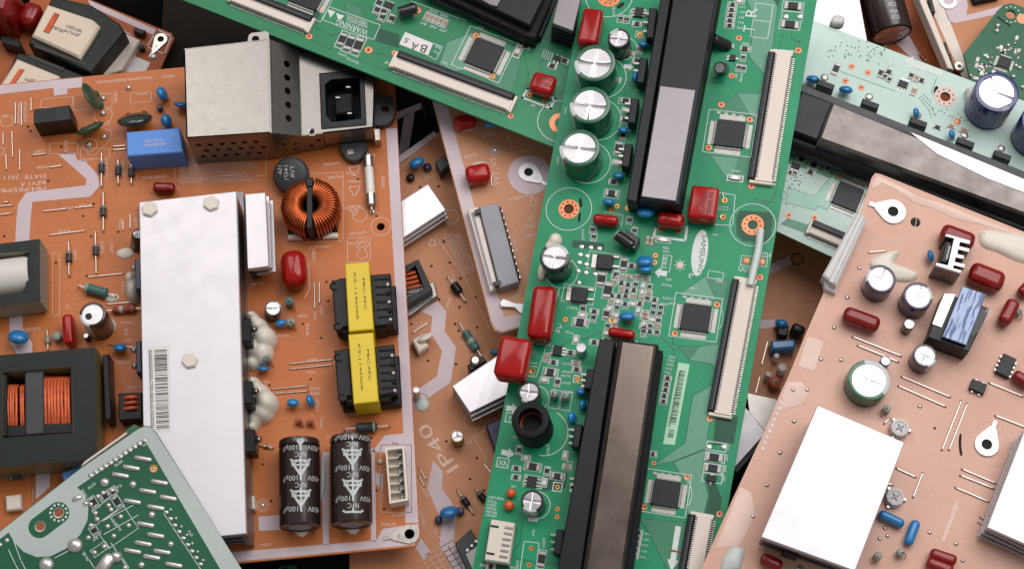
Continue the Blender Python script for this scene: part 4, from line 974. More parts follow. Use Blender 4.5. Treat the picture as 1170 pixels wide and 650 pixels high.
# blue discs
for x, y, d, dr, tl in ((735, 51, 12, (1, .1), .5), (726.5, 89, 13, (-.25, 1), .3), (712, 149, 12, (1, .1), .5), (706.5, 201, 13, (1, .1), .5), (695.5, 231, 14, (1, .1), .4), (738, 243, 20, (1, 0), .7), (737, 298.5, 19, (1, -.05), .8), (738, 308, 15, (1, 0), .5),
        (716.5, 361.5, 19, (1, .05), .5), (664, 447, 13, (1, .1), .5), (666, 463, 13, (-.2, 1), .3), (653.5, 477, 14, (-.2, 1), .4)):
    E.dcap(x, y, d, dr, t=.55, tilt=tl, lead=1.2)
o = E.dcap(584, 563, 11, (1, 0), 'orange_epoxy', .95, 0, 'bead_capacitor', .4); E.dcap(581.5, 577, 12, (1, 0), 'orange_epoxy', .95, 0, 'bead_capacitor', .4)
# tilted black cans
for (p0, p1, r) in (((703, 267), (725, 283), 6.5),):
    E.axial(p0, p1, 24, 6.0, 'sleeve_black', [(-.46, .05, 'mid_grey_plastic')], 'electrolytic_capacitor', z=6, dog=0); E.block('clip', [(716, 262), (731, 272), (726, 284), (711, 274)], 6, 'grey_plastic', 1, .3)
for (x, y, ln) in ((832, 43, Matrix.Rotation(-.9, 4, 'Y')), (826, 68, Matrix.Rotation(.45, 4, 'X') @ Matrix.Rotation(-.1, 4, 'Y'))):
    E.ecap(x, y, 6.6, 9, 'sleeve_black', 'O', mark='sleeve_black', lean=ln)
E.via(844, 44, 3.6); E.via(836, 87, 3.4)
# ---- chips and connectors
for x, y, d in ((834, 152.5, 33), (795, 362.5, 33), (761, 563, 32)):
    E.qfp(x, y, d, 0)
    E.rect(x, y, d*1.62, d*1.58, 0, lw=.3)
    E.circ(x+2, y, d*.86, .25, a=-.4, b=.9)
    for i in range(9): E.smd(x-d*.52+i*d*.13, y-d*.73+i*d*.02, 3, 2.4, 0, h=.25, kind='w') if i % 2 else None
E.via(856.5, 137, 3.6); E.via(809.5, 169, 3.6); E.via(819, 348, 3.6); E.via(771, 381, 3.6); E.via(785, 545, 3.6); E.via(736, 579, 3.6)
for x, y in ((824, 120), (912, 58), (858.5, 213), (868, 317), (811, 478), (747, 529), (822, 587), (885, 160)): E.via(x, y, 3.8 if x != 747 else 2.6)
for x, y in ((853, 298), (870, 299)): E.solder(x, y, 4.2, 'copper_pad', hz=.1, name='test_pad'); E.rect(x, y, 13, 12, 0)
E.ffc((896, 60), (872.5, 207), 19, -1, 7, 56); E.ffc((854.5, 320), (826, 473), 19.5, -1, 7, 58); E.ffc((805, 589), (788, 685), 20, -1, 8, 36)
E.line([(884, 57), (907, 59)], .5); E.line([(862, 208), (886, 211)], .5)
E.text('SAMSUNG', (802.5, 268), (797, 311), 5.4, 'track_green', .2)
c = [(799.5+9.2*math.cos(t)*1 + -3.2*math.sin(t), 289+26.5*math.sin(t)) for t in [2*math.pi*i/28 for i in range(28)]]; E.fill(c, 'silk_white', .14)
E.text('TRR', (761, 308), (763.5, 293), 5.5); E.rect(761.5, 301, 10, 20, 0); E.text('OUTH', (850, 295), (880, 296), .1) ; E.text('UTH', (867, 293.5), (880, 295), 6.5); E.text('OUT', (843, 309.5), (858, 311.5), 6.5)
E.text('T', (861.5, 38), (863, 31), 12.5); E.text('R', (864.5, 20), (865.5, 10), 12.5); E.line([(863.5, 4), (883.5, 6.5), (877, 45), (857.5, 42.5)], .3, W, True); E.line([(860, 23.5), (880.5, 25.5)], .3)
E.text('SV', (638, 381), (644, 372), 5)
E.text('XR', (569, 531), (579, 532.5), 6.5); E.rect(574.5, 528.5, 14, 11.5, 0, lw=.35); E.text('Y', (580, 481), (584, 481.5), 6.5); E.rect(583, 477, 11, 11.5, 0, lw=.35)
def arrow(b, p0, p1, w_, m='silk_white', hd=2.0, hl=.42):
    a, c = Vector(p0), Vector(p1); d = c-a; u = Vector((-d.y, d.x)).normalized()*w_/2; n = a+d*(1-hl)
    b.fill([a+u, n+u, n+u*hd, c, n-u*hd, n-u, a-u], m, .13)
arrow(E, (762, 313), (748, 311), 6); arrow(E, (713, 76), (724, 77.5), 4.5); arrow(E, (578.5, 466), (592, 467), 6, hl=.5); arrow(E, (573, 516), (588, 519), 6, hl=.5); arrow(E, (775, 601), (767, 652), 6.5, hl=.25, hd=2.0)
E.fill([(765, 627), (780, 630), (779, 632), (764, 629)], 'red_ink', .2)
for i in range(8): t = i*math.pi/4; E.line([(777+2*math.cos(t), 303+2*math.sin(t)), (777+6*math.cos(t), 303+6*math.sin(t))], .4, 'silk_white')
E.disc(777, 303, 3.4, 'silk_pink', .15); E.micro((788, 312), (786, 318), 5)
# clear hot-glue strand
B = MB(); B.tube([tuple(E.p(869, 263, 1)), tuple(E.p(866.5, 285, 2.6)), tuple(E.p(862, 305, 3.4)), tuple(E.p(857, 326, 3.6))], 1.7, 10); mk('glue_strand', B.mesh('glue_strand', ['clear_glue'], 70), E.e)
# barcode label
lab = E.sheetcap('barcode_label', [(775, 414), (788, 416), (771, 508), (757.5, 507)], 'green_label', .14, E.e)
B = MB(); y = 423.
while y < 500:
    t = R.choice((.5, .7, 1.2)); x = 779-(y-423)*.185
    if not 484 < y < 489: B.sheet(E.P([(x-2.5, y), (x+4, y+.9), (x+4, y+.9+t), (x-2.5, y+t)], .17), .17)
    y += t+R.choice((.5, .8, 1.3))
E.micro((775.5, 424), (763, 488), 2.5, h=.17, B=B); mk('barcode_print', B.mesh('barcode_print', ['ink']), lab)
# white plug socket, bottom left
o = E.block('wire_socket', [(561, 592.5), (588, 597), (581, 643), (553.5, 639)], 5.5, 'white_plastic', .3, .4)
for i in range(6): E.block('contact_pin', [(577-i*1.25, 600.5+i*6.6), (586-i*1.25, 602+i*6.6), (585.6-i*1.25, 604.6+i*6.6), (576.6-i*1.25, 603+i*6.6)], 5.9, 'tin', 5, .15, parent=o)
for yy in (599, 630): E.block('slot', [(561-(yy-599)*.16, yy), (570-(yy-599)*.16, yy+1.5), (569.6-(yy-599)*.16, yy+4), (560.6-(yy-599)*.16, yy+2.5)], 5.6, 'chip_black', 5.2, 0, parent=o)
for i in range(6): E.micro((552.5-i*.5+5, 568.5+i*4.0), (552.5+(18 if i == 0 else 10)+5, 571+i*4.0), 2.6)
# standing grey resistors
for x, y in ((632, 448), (645, 450)): E.standing(x, y, 5, 7, 'grey_resistor', dirpx=(-.1, 1)); E.rect(x+2, y+8, 12, 22, 0)
# ---- surface-mount parts: (x, y, length, width, turned?, kind)
sm = [(837, 6), (836, 12), (835, 18), (834, 24), (833.5, 30), (845, 2)]
for x, y in sm: E.smd(x, y, 7, 4.2, 0, 'r' if x != 845 else 'w'); E.rect(x, y, 11, 6.3, 0)
for x, y, k in ((906, 8, 'r'), (902.5, 29, 'r')): E.smd(x, y, 18, 8, 0, k, .9); E.rect(x, y, 23, 12, 0)
for x in (898, 914): E.solder(x, 19, 3.4, hz=.15); 
E.rect(905, 19, 23, 11, 0)
for x, y in ((833, 53), (851, 56.5)): E.smd(x, y, 9, 4.5, 0)
E.rect(852, 56.5, 12, 8, 0); E.sop(837, 66, 7, 7, 2, V, 1, leg=1.0, nb=1)
for x, y in ((849, 66.5), (844, 78), (849.5, 79)): E.smd(x, y, 6, 4, V, 'r'); E.rect(x, y, 6, 9, 0)
E.smd(840, 204, 11, 4.5, 0, 't', 1.2); E.rect(840, 204, 18, 8, 0, lw=.45); E.micro((836, 196), (846, 197), 2)
for i, (x, y) in enumerate(((763, 432), (761.5, 439), (760.5, 445.5), (759, 452), (758, 458.5))): E.smd(x, y, 6, 4.2, 0); E.rect(x, y, 9, 6.5, 0); E.micro((x+1, 408+i*4.5), (x+9, 409.4+i*4.5), 2.4)
E.smd(746, 518.5, 6, 4.5, 0); E.rect(746, 518.5, 9.5, 7, 0)
for x, y, k in ((816, 522.5, 'r'), (814.5, 535, 'r')): E.smd(x, y, 17, 8, 0, k, .9)
for y in (510, 522.5, 535, 546): E.rect(818.5-(y-510)*.13, y, 23, 11, 0, lw=.35); E.micro((833-(y-510)*.13, y+4), (833.5-(y-510)*.13, y-4), 2.5)
for x in (810, 827): E.solder(x, 510.5, 3.6, hz=.15)
E.sop(812.5, 546, 11, 7, 1, 0, 1.6, 'diode')
for i, (x, y) in enumerate(((730, 608), (728.8, 614.5), (727.6, 621), (726.4, 628), (725.2, 634.5))): E.smd(x, y, 6, 4, 0); E.rect(x, y, 9, 6.3, 0); E.micro((x+6, y+2), (x+13, y+3), 2)
for x, y in ((677, 263), (678.5, 271), (719, 252), (725, 264), (709, 22), (716, 23)): E.smd(x, y, 6, 4, V); E.rect(x, y, 7, 10, 0)
for x, y in ((740, 275), (745, 276)): E.smd(x, y, 9, 3.6, V, 'c'); 
E.smd(758, 274, 13, 4.5, 0, 't'); E.rect(758, 274, 17, 8, 0)
for x, y in ((664.5, 282), (675, 283), (685, 284), (663, 291), (671, 292.5), (662, 300), (670, 302), (660.5, 309.5), (669.5, 311.5), (680, 313), (661, 323)): E.solder(x, y, 2.9, hz=.15)
for x, y in ((691, 299), (662, 336.5)):
    o = E.block('power_chip', [(x-8, y-9), (x+10, y-7), (x+8, y+9), (x-10, y+7)], 2.2, 'chip_black', .3, .2)
    E.block('heat_tab', [(x-14, y-9), (x-8.5, y-8.5), (x-10.5, y+7), (x-16, y+6.5)], .9, 'tin', .1, .1, parent=o)
    for q in (-5.5, 5.5): E.block('pin', [(x+9, y+q-2), (x+17, y+q-1), (x+16.6, y+q+1.6), (x+8.6, y+q+.6)], .8, 'tin', .1, .1, parent=o)
    E.rect(x-1, y, 36, 21, 0)
for x, y, l, w_ in ((687, 319, 14, 8), (694.5, 332, 16, 8.5), (713, 302.5, 13, 6), (693, 359, 10, 5.5), (707, 170, 13, 7)): E.smd(x, y, l, w_, V, 'r', .9); E.rect(x, y, w_+3, l+4, 0)
for x, y, l, w_ in ((663, 368.5, 14, 8), (629, 425.5, 13, 8), (699, 221.5, 12, 7), (609, 533, 15, 7), (637, 544, 12, 6), (715, 116, 11, 5)): E.smd(x, y, l, w_, 0, 'r', .9); E.rect(x, y, l+5, w_+3, 0)
E.smd(619, 638.5, 16, 8, V, 'r', .9); E.rect(619, 638.5, 9, 22, 0)
E.sop(637, 400, 11, 10, 3, V, 1.2, 'small_chip', leg=1.3); E.sop(730, 14, 11, 9, 3, V, 1.2, 'small_chip', leg=1.3); E.sop(607.5, 549.5, 12, 11, 3, V, 1.3, 'small_chip', leg=1.5); E.rect(609, 550, 22, 14, 0)
for i, (x, y) in enumerate(((704, 314), (721.5, 304), (738, 318), (666, 353), (665.5, 360), (679, 356), (678, 363), (737, 362), (736, 373), (658, 388), (679, 391), (652, 403), (625, 408.5), (632.5, 414), (622, 434), (637, 436.5), (659, 422), (658, 415), (593, 514), (601, 523),
        (590, 535), (625, 538), (648, 533), (589.5, 545), (622, 551), (561, 647), (728, 28), (731, 57), (728, 70), (716, 126), (712, 155), (701, 208), (668, 446), (724, 134), (705, 186), (714, 137), (655, 556), (720, 62), (704, 92), (646, 520))):
    t = i % 3 == 0
    E.smd(x, y, 8, 4.6, V if t else 0, 'rrcrw'[i % 5]); E.rect(x, y, 7 if t else 11, 11 if t else 7, 0)
# dense cluster right of the power chips
for r_ in range(11):
    for c_ in range(8):
        x = 703+c_*8.1-r_*1.15+R.uniform(-1, 1); y = 315+r_*7.3+c_*1.0+R.uniform(-1, 1)
        if (c_ > 6 and r_ < 4) or (728 < x < 749 and y < 324) or (705 < x < 729 and 352 < y < 386) or R.random() < .16 or (r_ > 8 and c_ > 4) or x+y*.2 > 836 or (x > 745 and y < 322): continue
        t = R.random() < .5; E.smd(x, y, 6.5, 4, V if t else 0, R.choice('rrrcw')); E.rect(x, y, 6.4 if t else 8.5, 8.5 if t else 6.4, 0, lw=.22)
        if R.random() < .3: E.micro((x-4, y+6), (x+4, y+7), 2)
for x, y in ((731, 40), (714, 137), (705, 186), (637, 556), (660, 433), (637, 581), (636.5, 590), (607, 626), (604.5, 645), (717, 238), (705, 236), (749, 292), (748, 300), (668, 367), (646, 365)): E.via(x, y, 3, 'gold_pad')
E.rect(731, 40, 9, 8, 0); E.rect(637, 556, 11, 11, 0, lw=.4); E.rect(660, 433, 10, 9, 0, lw=.4); E.line([(599, 618), (616, 620), (611, 660), (593, 660)], .3, W, True)
for (x, y, x1, y1) in ((650, 343, 662, 345), (648, 352, 660, 354), (655, 415, 642, 414), (655, 424, 642, 423), (641, 430, 652, 431), (642, 438, 652, 439), (655, 447, 646, 446), (680, 255, 680, 268), (665, 262, 665, 275), (769, 340, 757, 339), (772, 346, 762, 345), (760, 320, 768, 321), (756, 326, 768, 328), (757, 288, 765, 289),
        (757, 284, 765, 285), (755, 348, 764, 349), (817, 319, 824, 320), (845, 9, 852, 10), (845, 15, 852, 16), (844, 21, 851, 22), (843, 27, 850, 28), (842, 33, 849, 34), (818, 52, 826, 53), (848, 51, 856, 52), (819, 88, 820, 78), (847, 94, 849, 84), (842, 90, 843, 84), (700, 8, 700, 20), (722, 22, 722, 10), (675, 95, 665, 94), (662, 145, 655, 144),
        (638, 188, 639, 178), (647, 130, 648, 122), (586, 500, 593, 501), (584, 556, 590, 557), (617, 508, 628, 510), (627, 520, 628, 510), (647, 528, 655, 529), (606, 542, 598, 541), (610, 612, 611, 604), (622, 625, 623, 614), (548, 646, 556, 647), (590, 640, 590, 650), (591, 648, 582, 646), (733, 320, 734, 332), (788, 330, 797, 331), (818, 322, 826, 323), (814, 269, 821, 270), (690, 395, 700, 396), (646, 380, 655, 382), (602, 430, 612, 431)):
    E.micro((x, y), (x1, y1), 2.4)
E.line([(809.5, 309), (827, 312), (825.5, 320), (808, 317)], .28, W, True)
E.finish()
# ================================================================== green board across the top
D = Board(66, (420, 60), (100, 39), label='green board lying diagonally across the top, with two long ivory connectors and the BA5 mark')
D.slab([(150, -23), (700, 195), (770, 40), (790, -60), (170, -60)], 'pcb_mid_green', edge='track_green'); VD = math.pi/2
for poly, m in (([(502, 74), (511, 49), (540, 38), (544, 78), (520, 82)], 'zone_light'), ([(541, 38), (588, 53), (595, 72), (584, 106), (566, 100), (544, 78)], 'zone_mid'), ([(432, 33), (456, 40), (456, 55), (430, 47)], 'zone_dark'), ([(395, 2), (412, 10), (420, 28), (396, 16)], 'zone_mid'), ([(344, 4), (368, 8), (362, 25), (345, 16)], 'zone_dark'), ([(462, 64), (500, 80), (498, 90), (470, 75)], 'zone_mid')): D.zone(poly, m)
for pl in ([(366, 14), (362, 33), (380, 41), (392, 37)], [(353, 46), (376, 56), (388, 46)], [(425, 60), (435, 62), (450, 68)], [(410, 68), (440, 80), (560, 128)], [(598, 60), (604, 85), (600, 100), (606, 110)], [(630, 60), (617, 72), (620, 85)], [(588, 52), (590, 40), (604, 45)]): D.line(pl, .45, 'track_green', z=.05)
D.ffc((264, -4), (352, 30.5), 11, 1, 8, 44); D.ffc((449, 70.5), (583.5, 121), 12.5, 1, 8.5, 60)
D.line([(444, 76), (582, 131)], .3); D.line([(348, 35), (361, 22)], .3); D.line([(579, 130), (590, 113)], .3)
D.qfp(553.5, 62.5, 35); D.rect(553.5, 62.5, 56, 52, lw=.3); D.qfp(352, -8, 35); D.rect(352, -8, 56, 54)
o = D.block('module_body', [(455, -28), (604, 43), (612, 44), (630, 2), (640, -30)], 10, 'black_matte', .3, .5)
D.block('heatsink_bar', [(500, -20), (606, 30), (628, -15), (620, -30)], 15, 'black_plastic', 10, .6, parent=o)
D.block('metal_plate', [(500, -28), (560, 6), (568, 8), (580, -12)], 16, 'alu_dull', 14.5, .3, parent=o); D.block('insulator_rail', [(484, -5), (600, 46), (603, 42), (490, -10)], 6, 'black_plastic', 3, .3, parent=o)
D.block('edge_rail', [(612, 41), (618, 43), (638, -5), (632, -8)], 5, 'black_plastic', .3, .3, parent=o)
o = D.block('heatsink_block', [(641, -14), (667, -14), (655, 36), (631, 27)], 18, 'alu_dull', 15, .3)
for i in range(4): D.block('fin', [(640, 5), (662, 10), (654, 36), (630, 28)], 13-i*3.6, 'black_plastic', 11.2-i*3.6, .2, parent=o, hq=17)
D.block('heatsink_web', [(642, 0), (660, 3), (652, 34), (632, 27)], 15, 'black_matte', .2, 0, parent=o, hq=17)
f = D.film((607, 90), (634, 97.5), 23, 8, 'red_epoxy', r=.3); B = MB(); D.micro((611, 96), (630, 100), 4, h=8.05, B=B); D.micro((613, 89), (631, 93), 4, h=8.05, B=B); o = mk('print', B.mesh('print', ['ink']), D.e)
D.line([(603, 102), (634, 113), (629, 124), (597, 112)], 1.1, 'silk_white', True); D.via(605, 109, 3, 'gold_pad'); D.via(622, 116, 3, 'gold_pad')
D.axial((456, 15), (476, 9), 20, 6.2, 'sleeve_black', [(-.46, .08, 'sleeve_brown')], 'electrolytic_capacitor', z=5, dog=0); D.via(477, 12, 4)
for x, y, l, w_ in ((409, 53, 17, 8), (399.5, 50, 16, 8), (391, 46, 14, 7)): D.smd(x, y, l, w_, VD+.1, 'r', .9); D.rect(x, y, w_+3, l+8, lw=.35)
for i in range(5): D.smd(487.5+i*5.2, 19+i*2.1, 8, 3.6, VD, 'c'); D.rect(487.5+i*5.2, 19+i*2.1, 5, 11)
for x, y in ((433, 4), (431, 12), (438, 14), (437, 20), (447.5, 22), (444, 9), (601, 53), (631, 76), (645, 70)): D.smd(x, y, 9, 5, VD if x < 450 else 0, 'r'); D.rect(x, y, 8 if x < 450 else 11, 11 if x < 450 else 7)
D.sop(444, 6, 9, 7, 3, 0, 1.1, leg=.9); D.smd(592.5, 58, 12, 5, VD, 't', 1); D.rect(592.5, 58, 8, 19, lw=.45); D.sop(637, 67, 8, 6, 2, 0, 1, leg=1)
for i in range(5): D.line([(622+i*2.5, 57+i), (619+i*2.5, 66+i)], .3)
for x, y, r in ((421, 57.5, 4.4), (450.5, 61, 3.2), (353, 42, 3.6), (364, 10, 3.6), (544, 41, 4), (562.5, 87.5, 3.6), (583.5, 133, 3.4), (474, 18, 2)): D.via(x, y, r)
for x, y in ((630, 10), (620, 31)): D.solder(x, y, 4.5, 'copper_pad', hz=.5)
D.circ(640, 139, 25, .35); D.ring(640, 141, 12, 6)
D.fill([(463, 37), (495, 50), (489, 64), (456, 51)], 'paper_label', .12); D.line([(495, 50), (506, 54), (498, 69), (489, 64)], .3)
for t, a, b, hp in (('B', (489, 53), (482, 50.5), 9.5), ('A', (479, 51), (472, 48), 9), ('5', (468, 45), (464, 43), 6)): D.text(t, a, b, hp, 'ink', .2)
D.text('WARNING', (421.5, 35), (386, 22), 7, 'silk_white'); D.line([(376, 8.5), (434.5, 29), (427, 46), (368.5, 23)], .3, 'silk_white', True)
for x, y in ((378.5, 15), (388.5, 19.5)): D.fill([(x-4.5, y-4), (x+5, y-1), (x-1.2, y+6)], 'silk_white')
for i in range(3): D.micro((420, 31-i*2.6), (396, 22.5-i*2.6), 2)
for (x, y, x1, y1) in ((480, 27, 487, 30), (491, 31, 499, 34), (502, 35, 510, 38), (490, 13, 500, 16), (503, 18, 512, 21), (497, 54, 503, 57), (495, 60, 501, 63), (545, 32, 552, 34), (505, 72, 512, 75), (606, 121, 612, 123), (440, 74, 445, 72), (396, 68, 410, 74), (386, 62, 396, 66)): D.micro((x, y), (x1, y1), 2.6)
D.line([(470, 2), (532, 24)], .3); D.line([(580, 42), (608, 53)], .3)
D.finish()
# ================================================================== pale green board, upper right
F = Board(52, (1000, 120), (100, 39.5), label='pale green board with thick scuffed metal heat bar and blue capacitors, upper right')
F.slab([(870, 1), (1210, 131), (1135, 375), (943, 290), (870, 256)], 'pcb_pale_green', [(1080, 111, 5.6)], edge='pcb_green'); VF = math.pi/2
F.ring(1080, 111, 12, 5.6, 'silk_pink', 9); F.fill(smooth_poly([(1066, 105), (1069, 98), (1073, 100), (1069, 109)], 1), 'hole_dark', .06)
for poly, m in (([(955, 195), (985, 180), (960, 210), (945, 240), (925, 232)], 'zone_pale'), ([(900, 215), (935, 226), (932, 240), (898, 232)], 'zone_pale'), ([(900, 250), (925, 258), (920, 266), (893, 256)], 'zone_light'), ([(905, 165), (960, 185), (985, 200), (960, 208), (930, 196), (900, 186)], 'zone_light')): F.zone(poly, m, .2)
arrow(F, (1076, 85), (1033, 69), 7, 'silk_white', 2.2, .2)
for pl in ([(955, 80), (1010, 100), (1022, 104)], [(1052, 110), (1065, 124), (1068, 133)], [(1050, 112), (1062, 127), (1064, 135)], [(1055, 108), (1064, 118)], [(1070, 90), (1064, 105), (1074, 118)]): F.line(pl, .3, 'zone_mid', z=.05)
for i in range(46): F.disc(945+R.random()*70, 45+R.random()*14+i*.35, .9, 'zone_mid', .07, 8)
for i in range(40): F.disc(895+R.random()*20, 200+R.random()*40, .8, 'zone_dark', .07, 8)
for i in range(16): F.disc(1066+i*3.2, 122+R.random()*10+i*.6, .9, 'zone_mid', .07, 8)
FB = F.block('heatsink_bar', [(951, 116), (1215, 224), (1205, 258), (935, 159)], 20, 'alu_scuff', 2, 1.2)
F.block('lit_facet', [(1040, 151), (1215, 223), (1212, 236), (1130, 205), (1070, 176)], 20.3, 'alu_white', 19.4, .2, parent=FB)  # right facet of the bar, its bright reflection given as whiter metal
F.block('insulator_rail', [(903, 91), (1215, 213), (1212, 222), (900, 99)], 13, 'grey_plastic', .4, .4, parent=FB)
F.block('module_body', [(916, 105), (951, 118), (934, 160), (900, 147)], 16, 'tape_black', .4, .5, parent=FB)
B = MB(); a, b = F.p(900, 160, 6), F.p(1215, 281, 6); B.tube([a, b], 5.0, 14); mk('edge_roll', B.mesh('edge_roll', ['black_plastic']), FB)
F.block('module_base', [(890, 120), (1215, 245), (1210, 345), (1035, 275), (1012, 210), (890, 162)], 6, 'black_matte', .3, .3, parent=FB, hq=4)  # right end extended so the hole above shows black, as deep shade
for x, y in ((1139, 105), (1193, 138)): F.ecap(x, y, 24, 20, 'sleeve_blue', 'Y', ma=.86, mw=.04, mark='mid_grey_plastic', ta=.5)
for x, y in ((966.5, 103), (1047, 129), (1087.5, 154), (929, 91)): F.dcap(x, y, 15 if x < 970 else 11, (1, .15) if x < 970 else (.2, 1), t=.6, tilt=.5)
for x, y in ((944, 94), (995, 116), (1050, 137), (1104, 160), (1146, 175)):
    o = F.block('transistor', [(x-9, y-4), (x+10, y+3), (x+8, y+10), (x-11, y+3)], 8, 'black_plastic', 2, .4); F.solder(x-2, y-5, 4.5, hz=.4)
F.solder(1108, 75, 1); F.block('ring_post', [(1105, 100), (1113, 98), (1114, 112), (1106, 113)], 5, 'grey_white_plastic', .3, 1)
for x, y, l, w_, v in ((955, 79.5, 14, 6, 1), (1006, 84, 10, 4.5, 1), (1011, 88, 6, 4, 1), (1016, 91.5, 6, 4, 1), (1015.5, 82.5, 8, 4, 0), (1041, 87, 8, 4.5, 1), (1047, 90, 8, 4.5, 1), (1053, 92.5, 7, 4.5, 0), (1044, 105, 10, 5, 1), (1087, 145, 9, 4, 0), (1071, 146, 9, 4, 0), (1101, 150, 8, 5, 0),
        (909.5, 173.5, 8, 5, 0), (916, 182, 8, 5, 0), (929.5, 189, 9, 5, 0), (926, 197, 8, 4.5, 0), (945.5, 192, 8, 4, 1), (931, 183, 9, 4, 0), (903, 197, 5, 4, 0), (908, 198, 5, 4, 1)):
    F.smd(x, y, l, w_, VF if v else 0, R.choice('rrc')); F.rect(x, y, w_+3 if v else l+3, l+3 if v else w_+3)
F.sop(1032, 96, 10, 8, 4, 0, 1.3, leg=1.2); F.sop(909.5, 189.5, 9, 7, 3, 0, 1.2, leg=1)
for x, y in ((973, 76.5), (991.5, 83.5), (966, 93), (984, 100.5), (901, 246), (930.5, 249), (958.5, 201.5)): F.via(x, y, 3.4)
F.solder(1094, 139, 3.6, 'copper_pad', hz=.1, name='test_pad')
F.qfp(969, 224, 30, 0); F.rect(969, 224, 46, 44); F.ffc((925, 262), (975, 283), 9, 1, 8, 26)
F.block('foam_pad', smooth_poly([(949, 22), (955, 16), (966, 19), (965, 27), (952, 27)], 1), 4, 'grey_white_plastic', -2, .8)
F.line([(957, 35), (963, 42)], .4); F.micro((1012, 70), (1016, 78), 4); F.micro((1018, 72), (1022, 80), 4); F.micro((1044, 80), (1050, 82), 3)
F.finish()
# ================================================================== pinkish-brown board, right front
G = Board(92, (1000, 420), (100, 42), label='pinkish brown board with white heatsinks, red capacitors and a blue-labelled relay, lower right')
G.slab([(1000, 198), (1006, 199), (1215, 283), (1215, 690), (783, 690), (836, 572), (866, 508), (872, 496), (893, 446), (899, 434), (920, 383), (943, 330), (984, 242), (996, 203)], 'pcb_pink', [(1020, 243, 6), (1046, 254, 5.6), (1127, 509, 6)], edge='pcb_tan')
VG = math.pi/2; PK = 'silk_pink'
G.lug(1020, 242.5, 14, (993, 233), 6, 'alu_white'); G.lug(1127, 508, 13.5, (1137, 481), 6, 'alu_white')
# perforated edge and scraped lacquer
for i in range(11): G.hole(898-i*2.65, 446+i*6.6, 2.0, 'silk_white')
for x, y in ((906, 445), (922, 445), (907, 481), (891, 517), (876, 554), (860, 590), (982, 306), (968, 340), (953, 374), (938, 410), (961, 411), (1051, 464), (1139, 323), (1062, 608), (1011, 603), (1014, 612), (1005, 615), (1092, 621), (1100, 640), (1149, 622), (1168, 635)): G.solder(x, y, 2.6, 'tin', hz=.3)
G.puddle([(1003, 201), (1020, 209), (1035, 216), (1050, 226), (1075, 232), (1120, 250), (1170, 268), (1170, 272), (1118, 256), (1090, 250), (1070, 240), (1045, 232), (1022, 216), (1008, 210), (998, 217), (995, 212)], .25, 'silk_pink', 'lacquer_scrape')
G.puddle([(899, 437), (915, 436), (925, 445), (918, 462), (903, 466), (892, 470), (888, 476), (893, 460)], .2, 'silk_pink', 'lacquer_scrape')
G.puddle([(846, 556), (858, 562), (864, 588), (846, 622), (816, 626), (826, 604)], .2, 'silk_pink', 'lacquer_scrape'); G.puddle([(838, 622), (852, 626), (846, 650), (822, 655), (826, 635)], 1.6, 'clear_glue')
G.fill([(923, 384), (941, 390), (930, 424), (912, 418)], PK, .08)
G.circ(1016, 248, 30, .25, PK); G.circ(1127, 506, 27, .25, PK, a=-2, b=2.4); G.circ(993, 440, 31, .25, PK)
# white clip bar on the edge
o = G.block('clip_bar', [(979, 243), (991, 251), (956, 327), (940, 314)], 7, 'grey_white_plastic', -1.5, .8)
G.block('clip_lip', [(984, 245), (988, 248), (952, 324), (947, 321)], 8.4, 'grey_white_plastic', 6.8, .3, parent=o); G.block('clip_foot', [(941, 318), (957, 325), (955, 335), (943, 330)], 3, 'grey_white_plastic', -1.5, .5, parent=o)
# capacitors
G.ecap(1006.5, 318.5, 16.8, 12, 'sleeve_purple', 'X', ma=.5, ta=.9); G.ecap(1049, 338, 16.6, 12, 'sleeve_purple', 'X', ma=.1, ta=.3); G.ecap(1039, 370, 6.3, 8, 'sleeve_brown', 'O'); G.ecap(1057, 406, 13.6, 10, 'sleeve_purple', 'X', ma=.9, ta=.8)
G.ecap(1012, 412, 6, 10, 'sleeve_blue', 'O', mark='sleeve_blue'); G.ecap(993, 434, 24, 10, 'sleeve_green', 'K', ma=.12, mw=.42, ta=1.2)
G.puddle(smooth_poly([(992, 305), (994, 296), (1012, 288), (1028, 286), (1028, 292), (1018, 301), (1030, 304), (1048, 311), (1049, 318), (1040, 323), (1022, 322), (1010, 318)], 2), 2.0); G.jumper((992, 289), (1012, 287))
G.puddle(smooth_poly([(1117, 268), (1121, 263), (1140, 264), (1200, 275), (1200, 308), (1160, 299), (1140, 288), (1120, 283)], 2), 2.4)
for p0, p1, w_, h, m in (((1077, 261), (1115, 275), 20, 10, 'red_dark'), ((1110, 306), (1149, 321), 24, 9, 'red_dark'), ((965, 355), (1006, 370), 18, 8, 'red_dark'), ((1161, 341), (1148, 367), 15, 8, 'red_dark'), ((870, 635), (894, 646), 14, 6, 'red_dark'), ((1064, 630), (1094, 640), 13, 6, 'red_dark'), ((1060, 640), (1090, 651), 13, 6, 'red_dark')):
    G.film(p0, p1, w_, h, m, r=.36)
G.film((1168, 335), (1180, 322), 14, 7, 'red_dark'); G.film((1160, 425), (1180, 438), 12, 7, 'red_dark')
G.dcap(1063, 292.5, 14, (.2, 1), t=.5, tilt=.2); G.standing(1165, 355, 4, 5, 'grey_resistor')
